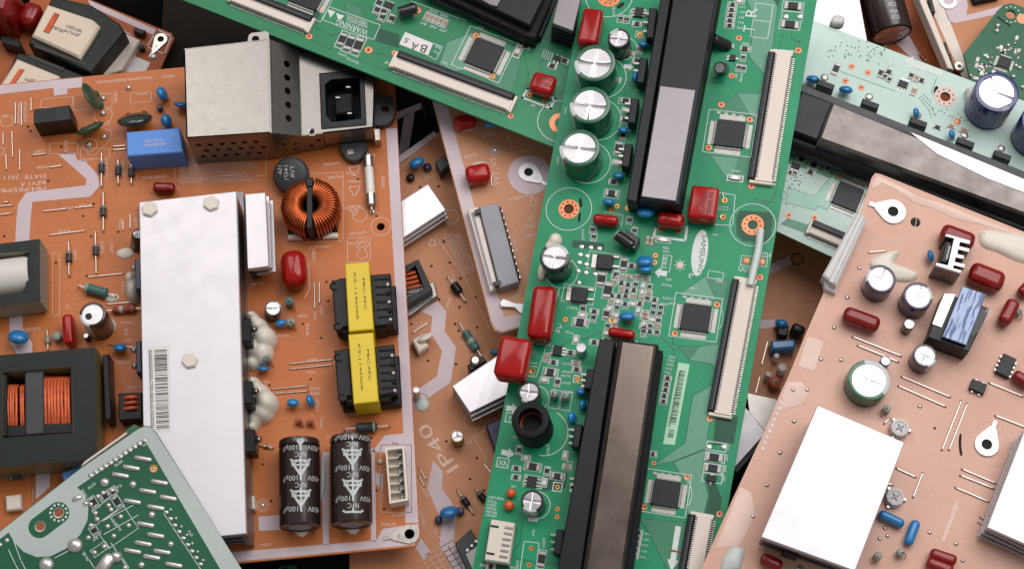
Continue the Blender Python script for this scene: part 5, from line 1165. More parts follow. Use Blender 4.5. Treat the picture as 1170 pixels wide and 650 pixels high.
# U-shaped heatsink with transistor
sp = [(1081, 267), (1109, 275), (1108, 279), (1097, 276.5), (1096, 281), (1108, 284), (1107, 288), (1095, 285), (1094, 290), (1102, 292), (1101, 296), (1092, 294), (1091, 299), (1103, 302), (1102, 306), (1090, 303), (1089, 306), (1099, 309), (1098, 312), (1069, 303), (1070, 300), (1083, 303), (1090, 272.5), (1080, 270)]
o = G.block('heatsink', sp, 14, 'alu_white', .3, .15, side='alu_dull')
t = G.block('power_transistor', [(1081, 275), (1088, 277), (1082, 301), (1075, 299)], 12.5, 'black_plastic', 2, .4); G.block('metal_tab', [(1084, 280), (1087, 281), (1083, 297), (1080, 296)], 13, 'mid_grey_plastic', 12, .2, parent=t)
G.block('front_plate', [(1069, 303), (1098, 312), (1097.5, 313), (1068.5, 304)], 13.6, 'alu_dull', .3, 0, parent=o)
# relay
o = G.block('relay', [(1079, 334), (1131, 352), (1107, 402), (1060, 385)], 11, 'black_plastic', .3, .4)
G.block('relay_cap', [(1100, 327), (1126.5, 336), (1104, 394), (1077, 384.5)], 13.5, 'blue_label', 10.5, .3, parent=o, side='black_plastic')
G.block('foil_patch', [(1079, 335), (1092, 336), (1076, 374), (1065, 370), (1072, 352)], 11.4, 'alu', 10.8, .1, parent=o)
G.block('side_print', [(1119, 352), (1131, 353), (1119, 378), (1108, 386)], 11.3, 'grey_plastic', 10.8, .1, parent=o); G.lettering([('29', (1126, 356), (1130, 358), 5)], 'silk_white', 11.4, o)
# dual in-line chips
G.sop(1150, 417, 24, 15, 4, G.ang((1155, 405), (1145, 428)), 3.2, 'dual_in_line_chip', 1.3, True); G.sop(1118, 441, 17, 12, 2, 0, 2.6, 'dual_in_line_chip', 1.4, True); G.rect(1118, 441, 27, 17, m=PK); G.sop(1150, 368, 1, 1, 1)
# white heatsinks
o = G.block('heatsink', [(934, 462.5), (1033.5, 505), (977, 652), (869.5, 613)], 20, 'alu_white', 16.5, .3)
for z in (3, 9): G.block('heatsink_fin', [(936, 466), (1030, 506), (975, 648), (873, 611)], z+1.6, 'alu_dull', z, .1, parent=o, hq=20)
G.block('heatsink_web', [(990, 490), (1000, 494), (930, 630), (920, 626)], 16.6, 'alu_dull', .2, 0, parent=o, hq=17); G.block('power_transistor', [(898, 620), (915, 626), (912, 636), (895, 630)], 10, 'black_plastic', 2, .4); G.solder(914, 650, 5)
o = G.block('heatsink', [(1172, 488), (1300, 540), (1260, 660), (1128, 602)], 15, 'alu_white', 12.5, .2)
for i in range(3): G.block('heatsink_fin', [(1172-i*1.6, 488+i*1.6), (1240, 520), (1230, 652), (1128-i*1.6, 602+i*1.8)], 10.5-i*3.4, 'alu', 9.2-i*3.4, .1, parent=o, hq=14)
G.block('heatsink_web', [(1176, 500), (1250, 540), (1230, 630), (1140, 598)], 12.6, 'alu_dull', .2, 0, parent=o, hq=12)
# trim pots
for x, y in ((1028.5, 488), (1023, 567)):
    c = G.p(x, y, 4); r = 10.5*G.sc(x, y); B = MB(); B.lathe([(r*1.05, .3), (r*1.05, 2.2), (r*.98, 2.6), (r*.95, 4), (r*.7, 4.2), (r*.62, 3.8), (0, 3.8)], 10); o = mk('trim_pot', B.mesh('trim_pot', ['grey_white_plastic']), G.e, LM((c.x, c.y, 0), .3))
    B = MB(); B.box(0, 0, 3.7, 4.3, r*.9, r*.18, 0); B.box(0, 0, 3.7, 4.28, r*.18, r*.9, 0); mk('cross_slot', B.mesh('cross_slot', ['mid_grey_plastic']), o, Matrix.Rotation(.5, 4, 'Z'))
    B = MB()
    for i in range(3): B.box(r*1.15*math.cos(i*2.1), r*1.15*math.sin(i*2.1), .2, 1.6, 1.2, 1.2, 0, .1)
    mk('pin', B.mesh('pin', ['tin']), o)
for p0, p1 in (((1005, 584.5), (1034, 598)), ((1048.5, 593), (1038, 621))): G.film(p0, p1, 11, 4.6, 'blue_epoxy', 'resistor', z0=.3, r=.46)
for x, y in ((1014, 466), (1004, 634), (1030, 630)): G.standing(x, y, 4.6, 5, 'grey_resistor', dirpx=(-1, 1) if x != 1030 else (1, .4))
for a, b in (((980, 395), (1026, 413.6)), ((974, 385), (1029, 407)), ((1030, 430.5), (1085, 453.6)), ((1026, 441), (1080, 464.6)), ((1098, 458), (1076, 514)), ((1105, 461), (1084, 514)), ((1130, 437.6), (1168, 453)), ((1137, 475), (1176, 490)), ((1099, 536), (1137, 552)), ((1097, 543), (1135, 558)), ((1091.6, 557), (1129, 573)),
        ((1024, 535), (1046, 545)), ((1054, 540), (1043, 568)), ((1120, 591), (1132, 596)), ((1118, 597), (1130, 602)), ((1020, 554), (1012, 552)), ((1016, 478), (1010, 484))):
    G.jumper(a, b, r=.32)
    d = Vector(b)-Vector(a); n = Vector((-d.y, d.x)).normalized()*1.7
    if d.length > 25: G.line([Vector(a)-n, Vector(b)-n], .22, PK)
    G.hole(*a, 1.5, 'red_ink'); G.hole(*b, 1.5, 'red_ink')
arrow(G, (1077, 618), (1095, 571), 4.5, PK, 1.9, .24); G.line([(1069, 611), (1085, 620)], .3, PK)
G.fill(smooth_poly([(1096, 495), (1099, 495), (1098, 508), (1100, 520), (1097, 521), (1095, 508)], 1), 'hole_dark', .07); G.hole(1068, 489, 1.5)
G.rect(1135, 420, 60, 3, m=PK, lw=.1)
G.finish()
# ================================================================== green board, solder side up, lower left
Hb = Board(72, (150, 560), (100, -68), label='dark green board lying solder side up with pale grey border, bottom left corner')
Hb.slab([(-60, 651), (0, 606), (91, 535), (158, 489), (165, 486), (172, 487), (178, 493), (275, 648), (300, 690), (-60, 700)], 'pcb_solder_green', [(46, 601, 5.6), (67, 585.5, 5.6)], edge='pcb_pale_green')
st = [(45+12.5*math.cos(t), 602+12.5*math.sin(t)) for t in [math.radians(50+i*18) for i in range(11)]] + [(67+12.5*math.cos(t), 585.5+12.5*math.sin(t)) for t in [math.radians(230+i*18) for i in range(11)]]
B = MB(); B.plate(Hb.P([(-60, 651), (0, 607), (91, 536), (158, 490), (165, 487), (172, 488), (177, 493), (275, 648), (285, 664), (260, 664), (168, 507), (164, 504), (88, 556), (97, 566), (101, 580), (100, 594), (92, 610), (76, 626), (58, 635), (42, 636), (27, 630), (17, 620), (10, 608), (-20, 630), (-60, 668)]), [Hb.P(st)], .02, .09); mk('copper_area', B.mesh('copper_area', ['mask_grey']), Hb.e)
B = MB(); hs_ = []
for x, y in ((46, 601), (67, 585.5)): c = Hb.p(x, y); hs_.append([(c.x+2.3*math.cos(i*math.pi/8), c.y+2.3*math.sin(i*math.pi/8)) for i in range(16)])
B.plate(Hb.P(st), hs_, .03, .12); mk('slot_area', B.mesh('slot_area', ['pcb_solder_green']), Hb.e)
Hb.ring(46, 601, 6.5, 5.0, 'tin'); Hb.ring(67, 585.5, 6.5, 5.0, 'tin')
for i in range(12): t = i*math.pi/6; Hb.solder(67+9.6*math.cos(t), 585.5+9.4*math.sin(t), 1.6, 'silk_white', hz=.1)
for x, y in ((275, 103), (217, 148), (163, 185), (356, 220), (298, 264), (399, 297), (222, 315), (338, 344), (287, 428), (338, 482), (276, 522), (223, 560), (369, 563), (318, 590), (427, 628)): Hb.solder(100+x/4.33, 500+y/4.33, 2.9, l=15, dirpx=(1, .17))
for x, y, r in ((85, 220, 5.6), (225, 230, 4.2), (318, 380, 4.2), (412, 525, 3.8), (267, 628, 4.2)): Hb.solder(100+x/4.33, 500+y/4.33, r, hz=.6)
for i in range(12): t = i/11; Hb.solder(104+t*61, 543-t*40, 2.3, l=2.5, dirpx=(1, .6))
for i in range(9): Hb.solder(190+i*4.9, 585+i*7.4, 2.4, l=1.5, dirpx=(1, .2)); Hb.solder(195+i*6.2, 582+i*9.6, 2.0) if i < 7 else None
Hb.line([(187, 586), (232, 654)], .3); Hb.line([(88, 556), (164, 504)], .25)
Hb.ring(175.5, 535, 4.6, 1.2, 'gold_pad'); Hb.solder(175.5, 535, 2.0)
Hb.solder(86, 623, 9, hz=.6); Hb.solder(53, 645, 9, hz=.6); Hb.solder(88, 569, 3, l=6, dirpx=(1, -.4)); Hb.solder(8, 617, 3); Hb.solder(0, 622, 3)
Hb.solder(120, 645, 8, l=14, dirpx=(.6, -.8), hz=.7); Hb.solder(133, 636, 7, hz=.8)
for x, y in ((104, 576), (112, 567), (118, 563), (124, 577), (127, 582), (123, 601), (138, 590), (147, 600), (130, 612), (109, 586), (111, 593), (108, 631), (119, 624), (104, 600), (101, 614), (143, 648), (98, 575), (128, 560)): Hb.solder(x, y, 3.2, hz=.6)
for x, y, l, v in ((107, 574, 12, 1), (134, 573, 13, 1), (108, 606, 10, 1), (120, 566, 10, 0), (128, 561, 8, 0)): Hb.smd(x, y, l, 5.5, VG if v else 0, 'r'); Hb.rect(x, y, 9 if v else l+4, l+4 if v else 9)
Hb.rect(122, 581, 30, 17); Hb.rect(133, 602, 40, 32); Hb.line([(113, 597), (152, 577)], .3); Hb.line([(119, 610), (158, 588)], .3); Hb.rect(114, 627, 20, 10); Hb.line([(63, 637), (85, 625)], .3); Hb.line([(96, 630), (112, 655)], .3); Hb.line([(10, 628), (18, 645), (24, 655)], .3); Hb.line([(16, 618), (24, 640), (32, 655)], .3); Hb.line([(127, 620), (150, 655)], .3); Hb.rect(134, 648, 22, 16)
for x, y, x1, y1 in ((132, 533, 141, 527), (92, 560, 98, 570), (102, 559, 110, 552), (131, 560, 140, 555), (107, 612, 116, 606), (107, 618, 113, 614), (164, 510, 170, 506), (126, 592, 131, 601), (139, 605, 134, 597), (214, 607, 219, 613), (94, 632, 100, 641)): Hb.micro((x, y), (x1, y1), 3)
o = Hb.block('edge_tape', [(92, 533), (143, 497), (152, 491), (150, 489), (96, 527)], -1.8, 'ivory_plastic', -4, .2); Hb.block('tape_corner', [(142, 492), (153, 484), (160, 488), (148, 497)], -1.7, 'sleeve_green', -4, .2)
Hb.finish()
# ================================================================== brown board under the middle
Bd = Board(24, (500, 480), (100, 30), label='brown board marked IP40 lying between the orange board and the long green board')
Bd.slab([(395, 232), (440, 202), (505, 148), (560, 130), (720, 240), (700, 700), (400, 700)], 'pcb_brown')
LI = 'silk_lilac'; PK = 'silk_pink'
Bd.fill([(440, 190), (496, 150), (500, 155), (440, 199)], LI); Bd.fill([(479, 355), (500, 344), (510, 356), (508, 378), (521, 397), (515, 437), (490, 454), (470, 470), (462, 460), (479, 444), (499, 430), (505, 401), (492, 380), (494, 362)], LI)
Bd.fill([(495, 526), (506, 538), (505, 558), (522, 582), (520, 600), (518, 620), (536, 655), (520, 655), (502, 622), (505, 596), (488, 558)], LI); Bd.fill([(478, 610), (492, 630), (484, 640), (473, 622)], LI)
Bd.text('IP40', (524, 533), (488, 482), 15, PK)
for x, y in ((497, 361), (505, 383), (516, 406), (511, 433), (491, 448), (498, 549), (512, 621), (489, 412), (502, 443), (521, 416), (507, 276), (514, 300), (493, 304), (526, 318), (543, 340), (502, 342), (525, 351), (520, 370), (545, 374), (480, 214), (501, 213), (537, 547), (510, 504), (545, 523), (553, 560), (470, 370), (524, 378)): Bd.hole(x, y, 1.5)
for i in range(4): Bd.micro((506+i*5, 268+i*0), (531+i*4, 316-i*2), 3, PK)
Bd.line([(498, 270), (533, 320), (546, 350), (560, 376)], .25, PK); Bd.line([(489, 281), (494, 272), (499, 281)], .4, PK, True); Bd.line([(540, 500), (555, 490)], .3, PK); Bd.line([(541, 499), (556, 525)], .3, PK); Bd.circ(540, 480, 10, .25, PK); Bd.circ(515, 248, 9, .3, PK); Bd.circ(480, 459, 10, .25, PK)
for p0, p1 in (((487, 206), (494, 202)), ((515, 310), (519, 335)), ((540, 400), (546, 410)), ((475, 380), (485, 370)), ((530, 510), (540, 505)), ((480, 555), (488, 570)), ((495, 605), (500, 616)), ((512, 352), (516, 340)), ((526, 390), (533, 400)), ((458, 450), (470, 470)), ((487, 600), (480, 580)), ((545, 445), (560, 440))): Bd.micro(p0, p1, 3.6, PK)
for i in range(5): Bd.line([(484+i*7, 640-i*4), (500+i*7, 665-i*4)], .3, PK); Bd.line([(486+i*3, 634+i*6), (520+i*3, 616+i*6)], .3, PK)
def platesink(b, q, h, dx, dy, m='alu_brushed'):
    o = b.block('heatsink', q, h, m, h-2, .15)
    for i in (1, 2): b.block('heatsink_fin', [(x+dx*i, y+dy*i) for x, y in q], h-3.2*i, 'alu', h-3.2*i-1.5, .1, parent=o, hq=h-3.2*i)
    b.block('heatsink_web', q, h-2, 'alu_dull', .2, 0, parent=o, hq=h-3); return o
platesink(Bd, [(440, 242), (489, 211), (509, 240), (440, 285)], 12, 1.5, 4.5); platesink(Bd, [(517, 441), (568, 407), (640, 400), (600, 440), (537, 471)], 14, 1.5, 5)
t = Bd.block('power_transistor', [(534, 417), (551, 406), (556, 412), (538, 424)], 10, 'black_plastic', 1, .4); c = Bd.p(543, 411, 12); B = MB(); B.lathe([(2.6, 9.5), (2.6, 11), (1.6, 12)], 14); mk('screw', B.mesh('screw', ['tin']), t, LM((c.x, c.y, 0)))
Bd.dcap(476, 186, 18, (1, -.5), t=.6, tilt=.6); Bd.standing(488, 190, 4.5, 3, 'navy_plastic', lead=False); Bd.standing(469, 202, 4.5, 3, 'black_plastic', lead=False); Bd.block('small_relay', [(497, 186), (507, 176), (514, 188), (503, 198)], 8, 'grey_plastic', .3, .6)
Bd.axial((511, 315), (532, 344), 14, 5.2, 'black_plastic', None, 'diode', dog=0, lead='steel'); Bd.axial((524, 368), (552, 410), 26, 5, 'teal_resistor', [(.05, .2, 'grey_resistor')], lead='steel'); Bd.axial((522, 559), (541, 586), 13, 4.2, 'black_plastic', [(-.3, .1, 'grey_resistor')], 'diode', lead='steel'); Bd.axial((543, 558), (558, 576), 13, 4.4, 'black_plastic', [(-.3, .1, 'grey_resistor')], 'diode', lead='steel')
for a, b in (((471, 381), (490, 369)), ((479, 535), (487, 548)), ((478, 543), (485, 556)), ((552, 529), (561, 540)), ((560, 478), (575, 469))): Bd.jumper(a, b)
o = Bd.block('white_plug', [(470, 388), (482, 381), (490, 395), (478, 403)], 6, 'white_plastic', .3, .8); Bd.dcap(485, 386, 20, (1, -.5), 'white_plastic', .4, .5, 'plug_ear')
Bd.ecap(522.5, 498, 7.4, 9, 'sleeve_gold', 'Y', ma=.4); Bd.ecap(475.5, 445, 4, 12, 'white_plastic', 'O', mark='white_plastic'); Bd.blob([(482, 462, 9, 9, 1)], 'clear_glue')
o = Bd.dcap(513, 585, 22, (1, -.25), t=.6, tilt=.6); Bd.standing(526, 583, 4.5, 3, 'navy_plastic', lead=False); Bd.standing(501, 593, 4.5, 3, 'navy_plastic', lead=False)
# boxed inductor half under the orange board
bx = [(446, 312), (478, 296), (494, 330), (462, 350)]; B = MB(); B.plate(Bd.P(bx, 11), [Bd.P([(456, 318), (475, 303), (485, 330), (464, 340)], 11)], 2, 11); o = mk('box_inductor', B.mesh('box_inductor', ['black_plastic']), Bd.e)
for i in range(4): a, b = Bd.p(461+i*1.5, 314+i*5, 9), Bd.p(474+i*2, 311+i*5, 9); B = MB(); B.tube([(a.x, a.y, 7), (a.x, a.y, 8.6), (b.x, b.y, 8.8), (b.x, b.y, 7)], .8, 7); mk('wire_turn', B.mesh('wire_turn', ['enamel_wire']), o)
Bd.block('steel_tray', [(448, 330), (496, 322), (500, 338), (470, 360), (450, 366)], 4, 'zinc', .3, .4, parent=o)
o = Bd.block('wire_socket', [(520, 620), (538, 604), (560, 640), (540, 665)], 7, 'grey_plastic', .3, .4); Bd.block('socket_face', [(532, 632), (548, 622), (556, 640), (540, 650)], 7.6, 'grey_white_plastic', 6.5, .2, parent=o)
for i in range(4): c = Bd.p(534+i*5, 628-i*5, 8); B = MB(); B.box(0, 0, 5, 8.4, 1.2, 1.2); mk('contact_pin', B.mesh('contact_pin', ['tin']), o, LM((c.x, c.y, 0)))
Bd.block('film_capacitor', [(555, 485), (575, 476), (590, 500), (565, 515)], 8, 'navy_plastic', .3, .6); Bd.dcap(566, 402, 14, (1, 0), tilt=.4)
Bd.finish()
# ================================================================== board glimpsed above it, the gap's shade put into its colour
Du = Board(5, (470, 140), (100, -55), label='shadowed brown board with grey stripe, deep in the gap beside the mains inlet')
Du.slab([(400, 230), (448, 120), (520, 70), (560, 200), (480, 290)], 'shaded_laminate'); Du.fill([(452, 196), (462, 132), (474, 128), (466, 178)], LI); Du.fill([(450, 130), (500, 110), (500, 116), (452, 138)], LI)
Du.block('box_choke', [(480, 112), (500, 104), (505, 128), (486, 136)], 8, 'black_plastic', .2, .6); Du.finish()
# ================================================================== tan board with white border, top middle
Cb = Board(46, (560, 260), (100, -25), label='tan board with white border, grey ribbon socket and ring terminal, beside the long green board')
Cb.slab([(492, 108), (561, 369), (565, 377), (573, 380), (620, 366), (700, 340), (690, 60), (520, 60)], 'pcb_tan', [(604, 197.5, 5)], edge='ivory_plastic')
Cb.fill([(494, 113), (508, 108), (573, 352), (576, 362), (600, 357), (600, 371), (574, 378.5), (567, 376), (562, 368)], LI)
Cb.disc(605, 200, 23.5, LI, .1, 32); Cb.lug(604, 197.5, 11, (624, 212), 5, 'alu_white'); c = Cb.p(611, 204)
Cb.text('SVT_VS', (571, 211), (566, 180), 6, PK); Cb.solder(565.5, 172, 4, hz=.6); Cb.circ(565.5, 172, 4.8, .5, LI)
for p0, p1 in (((531, 182), (546, 178)), ((582, 230), (606, 224)), ((551, 158), (566, 154)), ((602, 272), (613, 268)), ((600, 262), (612, 258)), ((583, 270), (589, 290)), ((585, 340), (598, 337)), ((604, 252), (612, 248)), ((608, 288), (612, 300))): Cb.micro(p0, p1, 3.6, PK)
Cb.line([(580, 155), (586, 176), (622, 166)], .25, PK); Cb.line([(520, 145), (528, 150), (545, 147), (547, 140)], .25, PK); Cb.line([(607, 222), (614, 234), (606, 236)], .35, PK, True); Cb.rect(608, 305, 14, 26, m=PK)
Cb.film((519, 139), (543, 133), 15, 8, 'red_epoxy', r=.36); Cb.blob([(533, 144, 11, 5, 4)], 'grey_white_plastic'); Cb.film((532, 198.5), (560, 193), 21, 9, 'red_epoxy', r=.33); Cb.fill(smooth_poly([(540, 186), (555, 184), (557, 190), (541, 191)], 1), LI)
for a, b in (((537, 205), (538, 218)), ((561, 200), (562, 214))): Cb.jumper(a, b)
Cb.dcap(561, 142, 16, (1, .1), t=.6, tilt=.6)
o = Cb.block('ribbon_socket', [(547, 236), (569, 232), (593, 322), (571, 328.5)], 7, 'mid_grey_plastic', .3, .4)
Cb.block('white_housing', [(534, 239), (546, 236), (569, 327), (560, 333)], 5, 'ivory_plastic', .3, .4, parent=o); Cb.block('housing_slot', [(538, 243), (541, 242), (563, 325), (560, 326)], 5.2, 'mid_grey_plastic', 4.6, 0, parent=o)
for q in ([(542, 240), (549, 238), (550, 243), (543, 245)], [(563, 322), (572, 320), (573, 325), (565, 327)]): Cb.block('latch_end', q, 7.3, 'grey_plastic', 3, .2, parent=o)
for i in range(11): x, y = 569+i*2.05, 241+i*7.5; Cb.block('contact_pin', [(x, y), (x+5, y-1.2), (x+5.6, y+1.2), (x+.6, y+2.4)], 3, 'tin', .3, .1, parent=o); Cb.block('contact_slot', [(x-2, y-3.6), (x+3, y-4.8), (x+4, y-1), (x-1, y)], 6.6, 'black_matte', 2, .1, parent=o) if i % 1 == 0 else None
Cb.block('earth_lug', [(571, 345), (575, 341), (588, 346), (600, 347), (600, 360), (594, 357), (588, 351), (572, 350)], 2, 'alu_white', .2, .2)
Cb.finish()
# ================================================================== orange board, top left, with two cream-labelled transformers
K = Board(10, (90, 50), (100, 42), label='orange board with two transformers under cream labels, top left corner')
K.slab([(60, -25), (103, 0), (196, 38.5), (199, 44), (160, 130), (-60, 130), (-60, 80), (20, 35), (45, -25)], 'pcb_deep_orange', [(184, 46, 3.6)])
K.fill([(100, 0), (180, 35), (176, 41), (104, 8)], LI); K.line([(180, 34), (196, 42), (188, 62), (168, 54)], .7, LI, True); K.lug(184, 46, 7, (172, 66), 3.6); K.line([(110, 22), (150, 40)], .5, LI)
def ktrans(core, lab, base, slotq, txt, edge):
    o = K.block('transformer', core, 17, 'ferrite_green', 1, .8); K.block('cream_label', lab, 20, 'cream_tape', 14, 1.0, parent=o)
    if base: K.block('white_base', base, 6, 'ivory_plastic', .3, .6, parent=o)
    K.block('window', slotq, 20.25, 'black_matte', 20, 0, parent=o)
    for i in range(3): q0, q1 = Vector(slotq[0]).lerp(slotq[1], .2+i*.3), Vector(slotq[3]).lerp(slotq[2], .2+i*.3); a, b = K.p(*q0, 20.3), K.p(*q1, 20.3); B = MB(); B.tube([a, (a+b)/2+Vector((0, 0, .2)), b], .45, 6); mk('wire_turn', B.mesh('wire_turn', ['enamel_wire']), o)
    B = MB()
    for p0, p1, hp in txt: K.micro(p0, p1, hp, h=20.1, B=B)
    mk('print', B.mesh('print', ['ink']), o)
    K.block('core_gap', edge, 17.4, 'ferrite', 16.8, .2, parent=o)
ktrans([(60, -4), (104, 6), (136, 27), (143, 37), (104, 84), (32, 50)], [(54, 5), (106, 22.5), (114, 30), (102, 50), (91, 67), (84, 63), (36, 41)], [(143, 38), (160, 46), (139, 80), (112, 88)], [(62, 15), (68, 17), (56, 38.5), (49.5, 36)], [((75, 31), (94, 38), 3.4), ((73, 36), (91, 43), 3.4), ((60, 33), (72, 38), 3.4)], [(40, 50), (100, 72), (98, 76), (38, 54)])
ktrans([(20, 60), (40, 64), (100, 88), (90, 120), (-10, 120)], [(19, 67), (68, 87), (55, 115), (-5, 105)], None, [(22, 79), (28, 80), (16, 97), (10, 97)], [((28, 92), (40, 95), 3.4)], [(34, 62), (74, 78), (72, 82), (32, 66)])
K.film((38, 1), (26, 26), 23, 12, 'red_dark', r=.36); K.block('paper_label', [(153, 64), (172, 72), (164, 86), (141, 82)], .3, 'paper_label', .05, 0); K.block('diode', [(154, 31), (166, 35), (163, 40), (152, 36)], 5, 'black_plastic', .3, .4); K.standing(162, 54, 3, 4, 'black_plastic', lead=False); K.block('black_clip', [(0, 40), (22, 46), (26, 56), (2, 50)], 9, 'black_plastic', .3, .6); K.solder(175, 65, 4)
K.block('film_capacitor', [(-20, -20), (16, -16), (8, 16), (-20, 10)], 26, 'red_dark', 1, 2.5)
K.finish()
# ================================================================== boards in the upper right corner
I1 = Board(18, (1020, 50), (100, 40), label='orange brown board with big dark brown capacitor lying on it, top right')
I1.slab([(968, -40), (985, 45), (1000, 80), (1110, 140), (1118, 100), (1060, -40)], 'pcb_deep_orange'); I1.fill([(1022, 48), (1038, 40), (1056, 72), (1040, 66)], LI)
a, b = I1.p(1000, -30, 10), I1.p(1019, 41, 10); L = (b-a).length; r = 22*I1.sc(1010, 10, 10); T = Matrix.Rotation(math.pi/2, 4, 'Y'); B = MB(); B.lathe([(r*.9, 0), (r, 1), (r, L-1), (r*.96, L-.3), (r*.88, L), (r*.86, L-.4)], 36, 0, T)
o = mk('electrolytic_capacitor', B.mesh('electrolytic_capacitor', ['sleeve_brown']), I1.e, LM((a.x, a.y, r), math.atan2((b-a).y, (b-a).x))); B = MB(); B.lathe([(r*.87, L-.4), (r*.3, L-.3), (0, L-.3)], 32, 0, T)
for i in range(3): B.box(0, 0, L-.3, L-.1, r*1.5, .6, 0, a=0, M=T @ Matrix.Rotation(i*math.pi/3, 4, 'Z'))
mk('can_end', B.mesh('can_end', ['can_top']), o); B = MB()
for i in range(5): B.box(0, 0, 0, 0, 0, 0) if False else None
for rep in range(3):
    for q, t in ((0, 'MA'), (1, '822')):
        vs, fs = text_geo(t); B.add([(L*(.35+.2*rep)+q*3.0+2.2*(1-y), (r+.05)*math.sin((-1+x*4)/r), (r+.05)*math.cos((-1+x*4)/r)) for x, y in vs], fs)
mk('lettering', B.mesh('lettering', ['sleeve_mark']), o); I1.axial((1050, 62), (1058, 70), 6, 2, 'copper_wire'); I1.finish()
I2 = Board(30, (1090, 40), (100, -28), label='tan board edged in pinkish white with a ring terminal, behind the small dark board')
I2.slab([(1048, -20), (1075, 60), (1112, 98), (1150, 140), (1200, 120), (1200, -60), (1060, -60)], 'pcb_brown', [(1083, 2, 5)]); I2.fill([(1050, -20), (1068, -20), (1112, 95), (1100, 90)], 'ivory_plastic')
I2.fill([(1068, -20), (1098, -20), (1106, 6), (1104, 18), (1150, 6), (1153, 14), (1092, 27), (1084, 24)], LI); I2.ring(1083, 2, 10, 5, 'alu_white', th=.8); I2.block('metal_rail', [(1046, -10), (1053, -12), (1090, 80), (1083, 78)], 8, 'ivory_plastic', .2, .3)
for x, y in ((1063, 6), (1079, 55), (1084, 68)): I2.block('green_tab', [(x-3, y-6), (x+2, y-7), (x+6, y+8), (x+1, y+9)], 6, 'ferrite_green', .3, .4)
I2.ring(1095, 78, 5, 2, 'tin', th=2); I2.block('black_strip', [(1110, -5), (1140, -12), (1142, -3), (1114, 3)], 4, 'black_matte', .3, .3); I2.finish()
J = Board(46, (1140, 60), (100, 35), label='small dark green board crowded with tiny silver soldered parts, top right corner')
J.slab([(1101, 62), (1140, 12), (1147, 6), (1156, 4), (1200, 20), (1200, 150), (1112, 102)], 'pcb_dark_green', [(1155, 17, 5.4)]); J.ring(1155, 17, 7, 5.4, 'pcb_dark_green'); J.disc(1168, 22, 6, 'copper_pad', .1)
J.qfp(1148, 71, 14, 0, 8); rj = random.Random(3)
for i in range(70):
    u, v = rj.random(), rj.random(); x = 1108+u*56; y = 72-u*30+v*36
    if abs(x-1148) < 11 and abs(y-71) < 11: continue
    if y < 12+(1150-x)*1.25+6: continue
    if i % 3: J.solder(x, y, rj.uniform(1.5, 2.8), hz=.7)
    else: J.smd(x, y, 6, 3.4, rj.choice((0, math.pi/2)), rj.choice('rcwt'))
for i in range(12): t = i*math.pi/6; J.solder(1155+10*math.cos(t), 17+9*math.sin(t), 1.2, 'silk_white', hz=.1) if 1155+10*math.cos(t) > 1147 else None
for x, y in ((1140, 30), (1139, 36), (1165, 78), (1158, 88), (1168, 100), (1160, 106), (1163, 60)): J.solder(x, y, 3, hz=.8)
J.line([(1140, 20), (1154, 30)], .8, 'hole_dark'); J.finish()
# bright aluminium sheet behind the pale green board
X = Board(28, (960, 10), (100, 40), label='bare bright aluminium heatsink plate at the top edge between two green boards', name='heatsink_plate', cat='heatsink')
o = X.block('plate', [(925, -20), (975, -40), (992, 52), (980, 50), (918, 26)], 6, 'alu_white', 3, .3); X.block('fin', [(925, -20), (975, -40), (992, 52), (918, 26)], 1.5, 'alu_dull', 0, .1, hq=5)
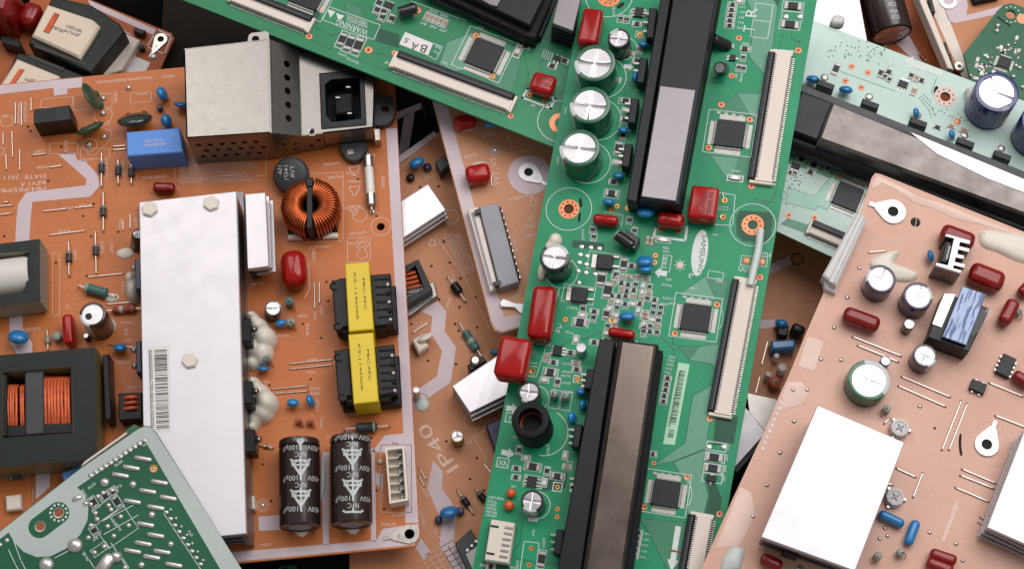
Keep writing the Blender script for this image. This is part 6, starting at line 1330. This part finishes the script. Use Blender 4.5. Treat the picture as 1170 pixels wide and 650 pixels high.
# ================================================================== gap between the green and pinkish boards
Lb = Board(22, (885, 400), (100, -12), label='shaded brown board with white studs in the gap between green and pinkish boards')
Lb.slab([(840, 250), (960, 200), (1000, 420), (905, 470), (820, 455)], 'pcb_brown'); Lb.fill([(870, 306), (902, 293), (905, 302), (872, 316)], LI); Lb.fill([(865, 366), (885, 365), (887, 374), (866, 376)], LI); Lb.circ(911, 296, 7, .5, 'hole_dark')
Lb.dcap(893, 370, 15, (1, .3), t=.7, tilt=.4); Lb.block('film_capacitor', [(881, 389), (908, 387), (909, 397), (882, 399)], 8, 'blue_epoxy', .3, .8); Lb.block('film_capacitor', [(888, 370), (902, 372), (900, 384), (889, 383)], 5, 'black_plastic', .3, .6)
for x, y, r in ((894, 419.5, 4.8), (887.5, 406, 3.2), (878, 427, 3.2)): c = Lb.p(x, y, 7); B = MB(); r *= Lb.sc(x, y); B.lathe([(r, .2), (r, 6.5), (r*.8, 7), (0, 7)], 16); mk('white_stud', B.mesh('white_stud', ['paper_label']), Lb.e, LM((c.x, c.y, 0)))
Lb.jumper((877, 390), (870, 417)); Lb.jumper((868, 430), (863, 450)); Lb.film((905, 372), (920, 378), 12, 9, 'black_plastic'); Lb.standing(886, 436, 7, 6, 'rust_resistor'); Lb.finish()
Y = Board(24, (860, 490), (100, 80), label='grey and white aluminium heatsink block wedged under the pinkish brown board edge', name='heatsink_block', cat='heatsink')
o = Y.block('plate', [(848, 462), (857, 470), (875, 494), (838, 535), (820, 500)], 14, 'alu_white', 10, .2); Y.block('side_plate', [(853, 448), (888, 456), (890, 470), (875, 494), (856, 470)], 10, 'zinc', 1, .2); Y.block('black_edge', [(875, 494), (879, 497), (842, 540), (838, 535)], 12, 'black_plastic', 1, .2)
# ================================================================== bottom gap
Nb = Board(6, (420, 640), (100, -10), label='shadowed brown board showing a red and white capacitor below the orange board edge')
Nb.slab([(200, 640), (500, 600), (540, 720), (180, 720)], 'shaded_laminate')
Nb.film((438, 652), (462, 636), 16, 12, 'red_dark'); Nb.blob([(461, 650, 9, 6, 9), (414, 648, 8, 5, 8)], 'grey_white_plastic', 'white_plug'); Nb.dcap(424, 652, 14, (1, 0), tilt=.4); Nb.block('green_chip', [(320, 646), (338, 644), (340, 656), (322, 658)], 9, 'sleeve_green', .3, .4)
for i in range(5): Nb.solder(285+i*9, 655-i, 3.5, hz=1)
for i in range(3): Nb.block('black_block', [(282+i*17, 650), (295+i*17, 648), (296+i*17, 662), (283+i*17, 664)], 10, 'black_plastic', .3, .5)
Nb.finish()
# board half seen in the top left gap, coloured near black for its shade
Tb = Board(4, (230, 30), (100, 25), label='board coloured nearly black for shade, barely visible in the gap above the metal inlet case')
Tb.slab([(190, -40), (330, -20), (330, 80), (180, 95)], 'shaded_laminate')
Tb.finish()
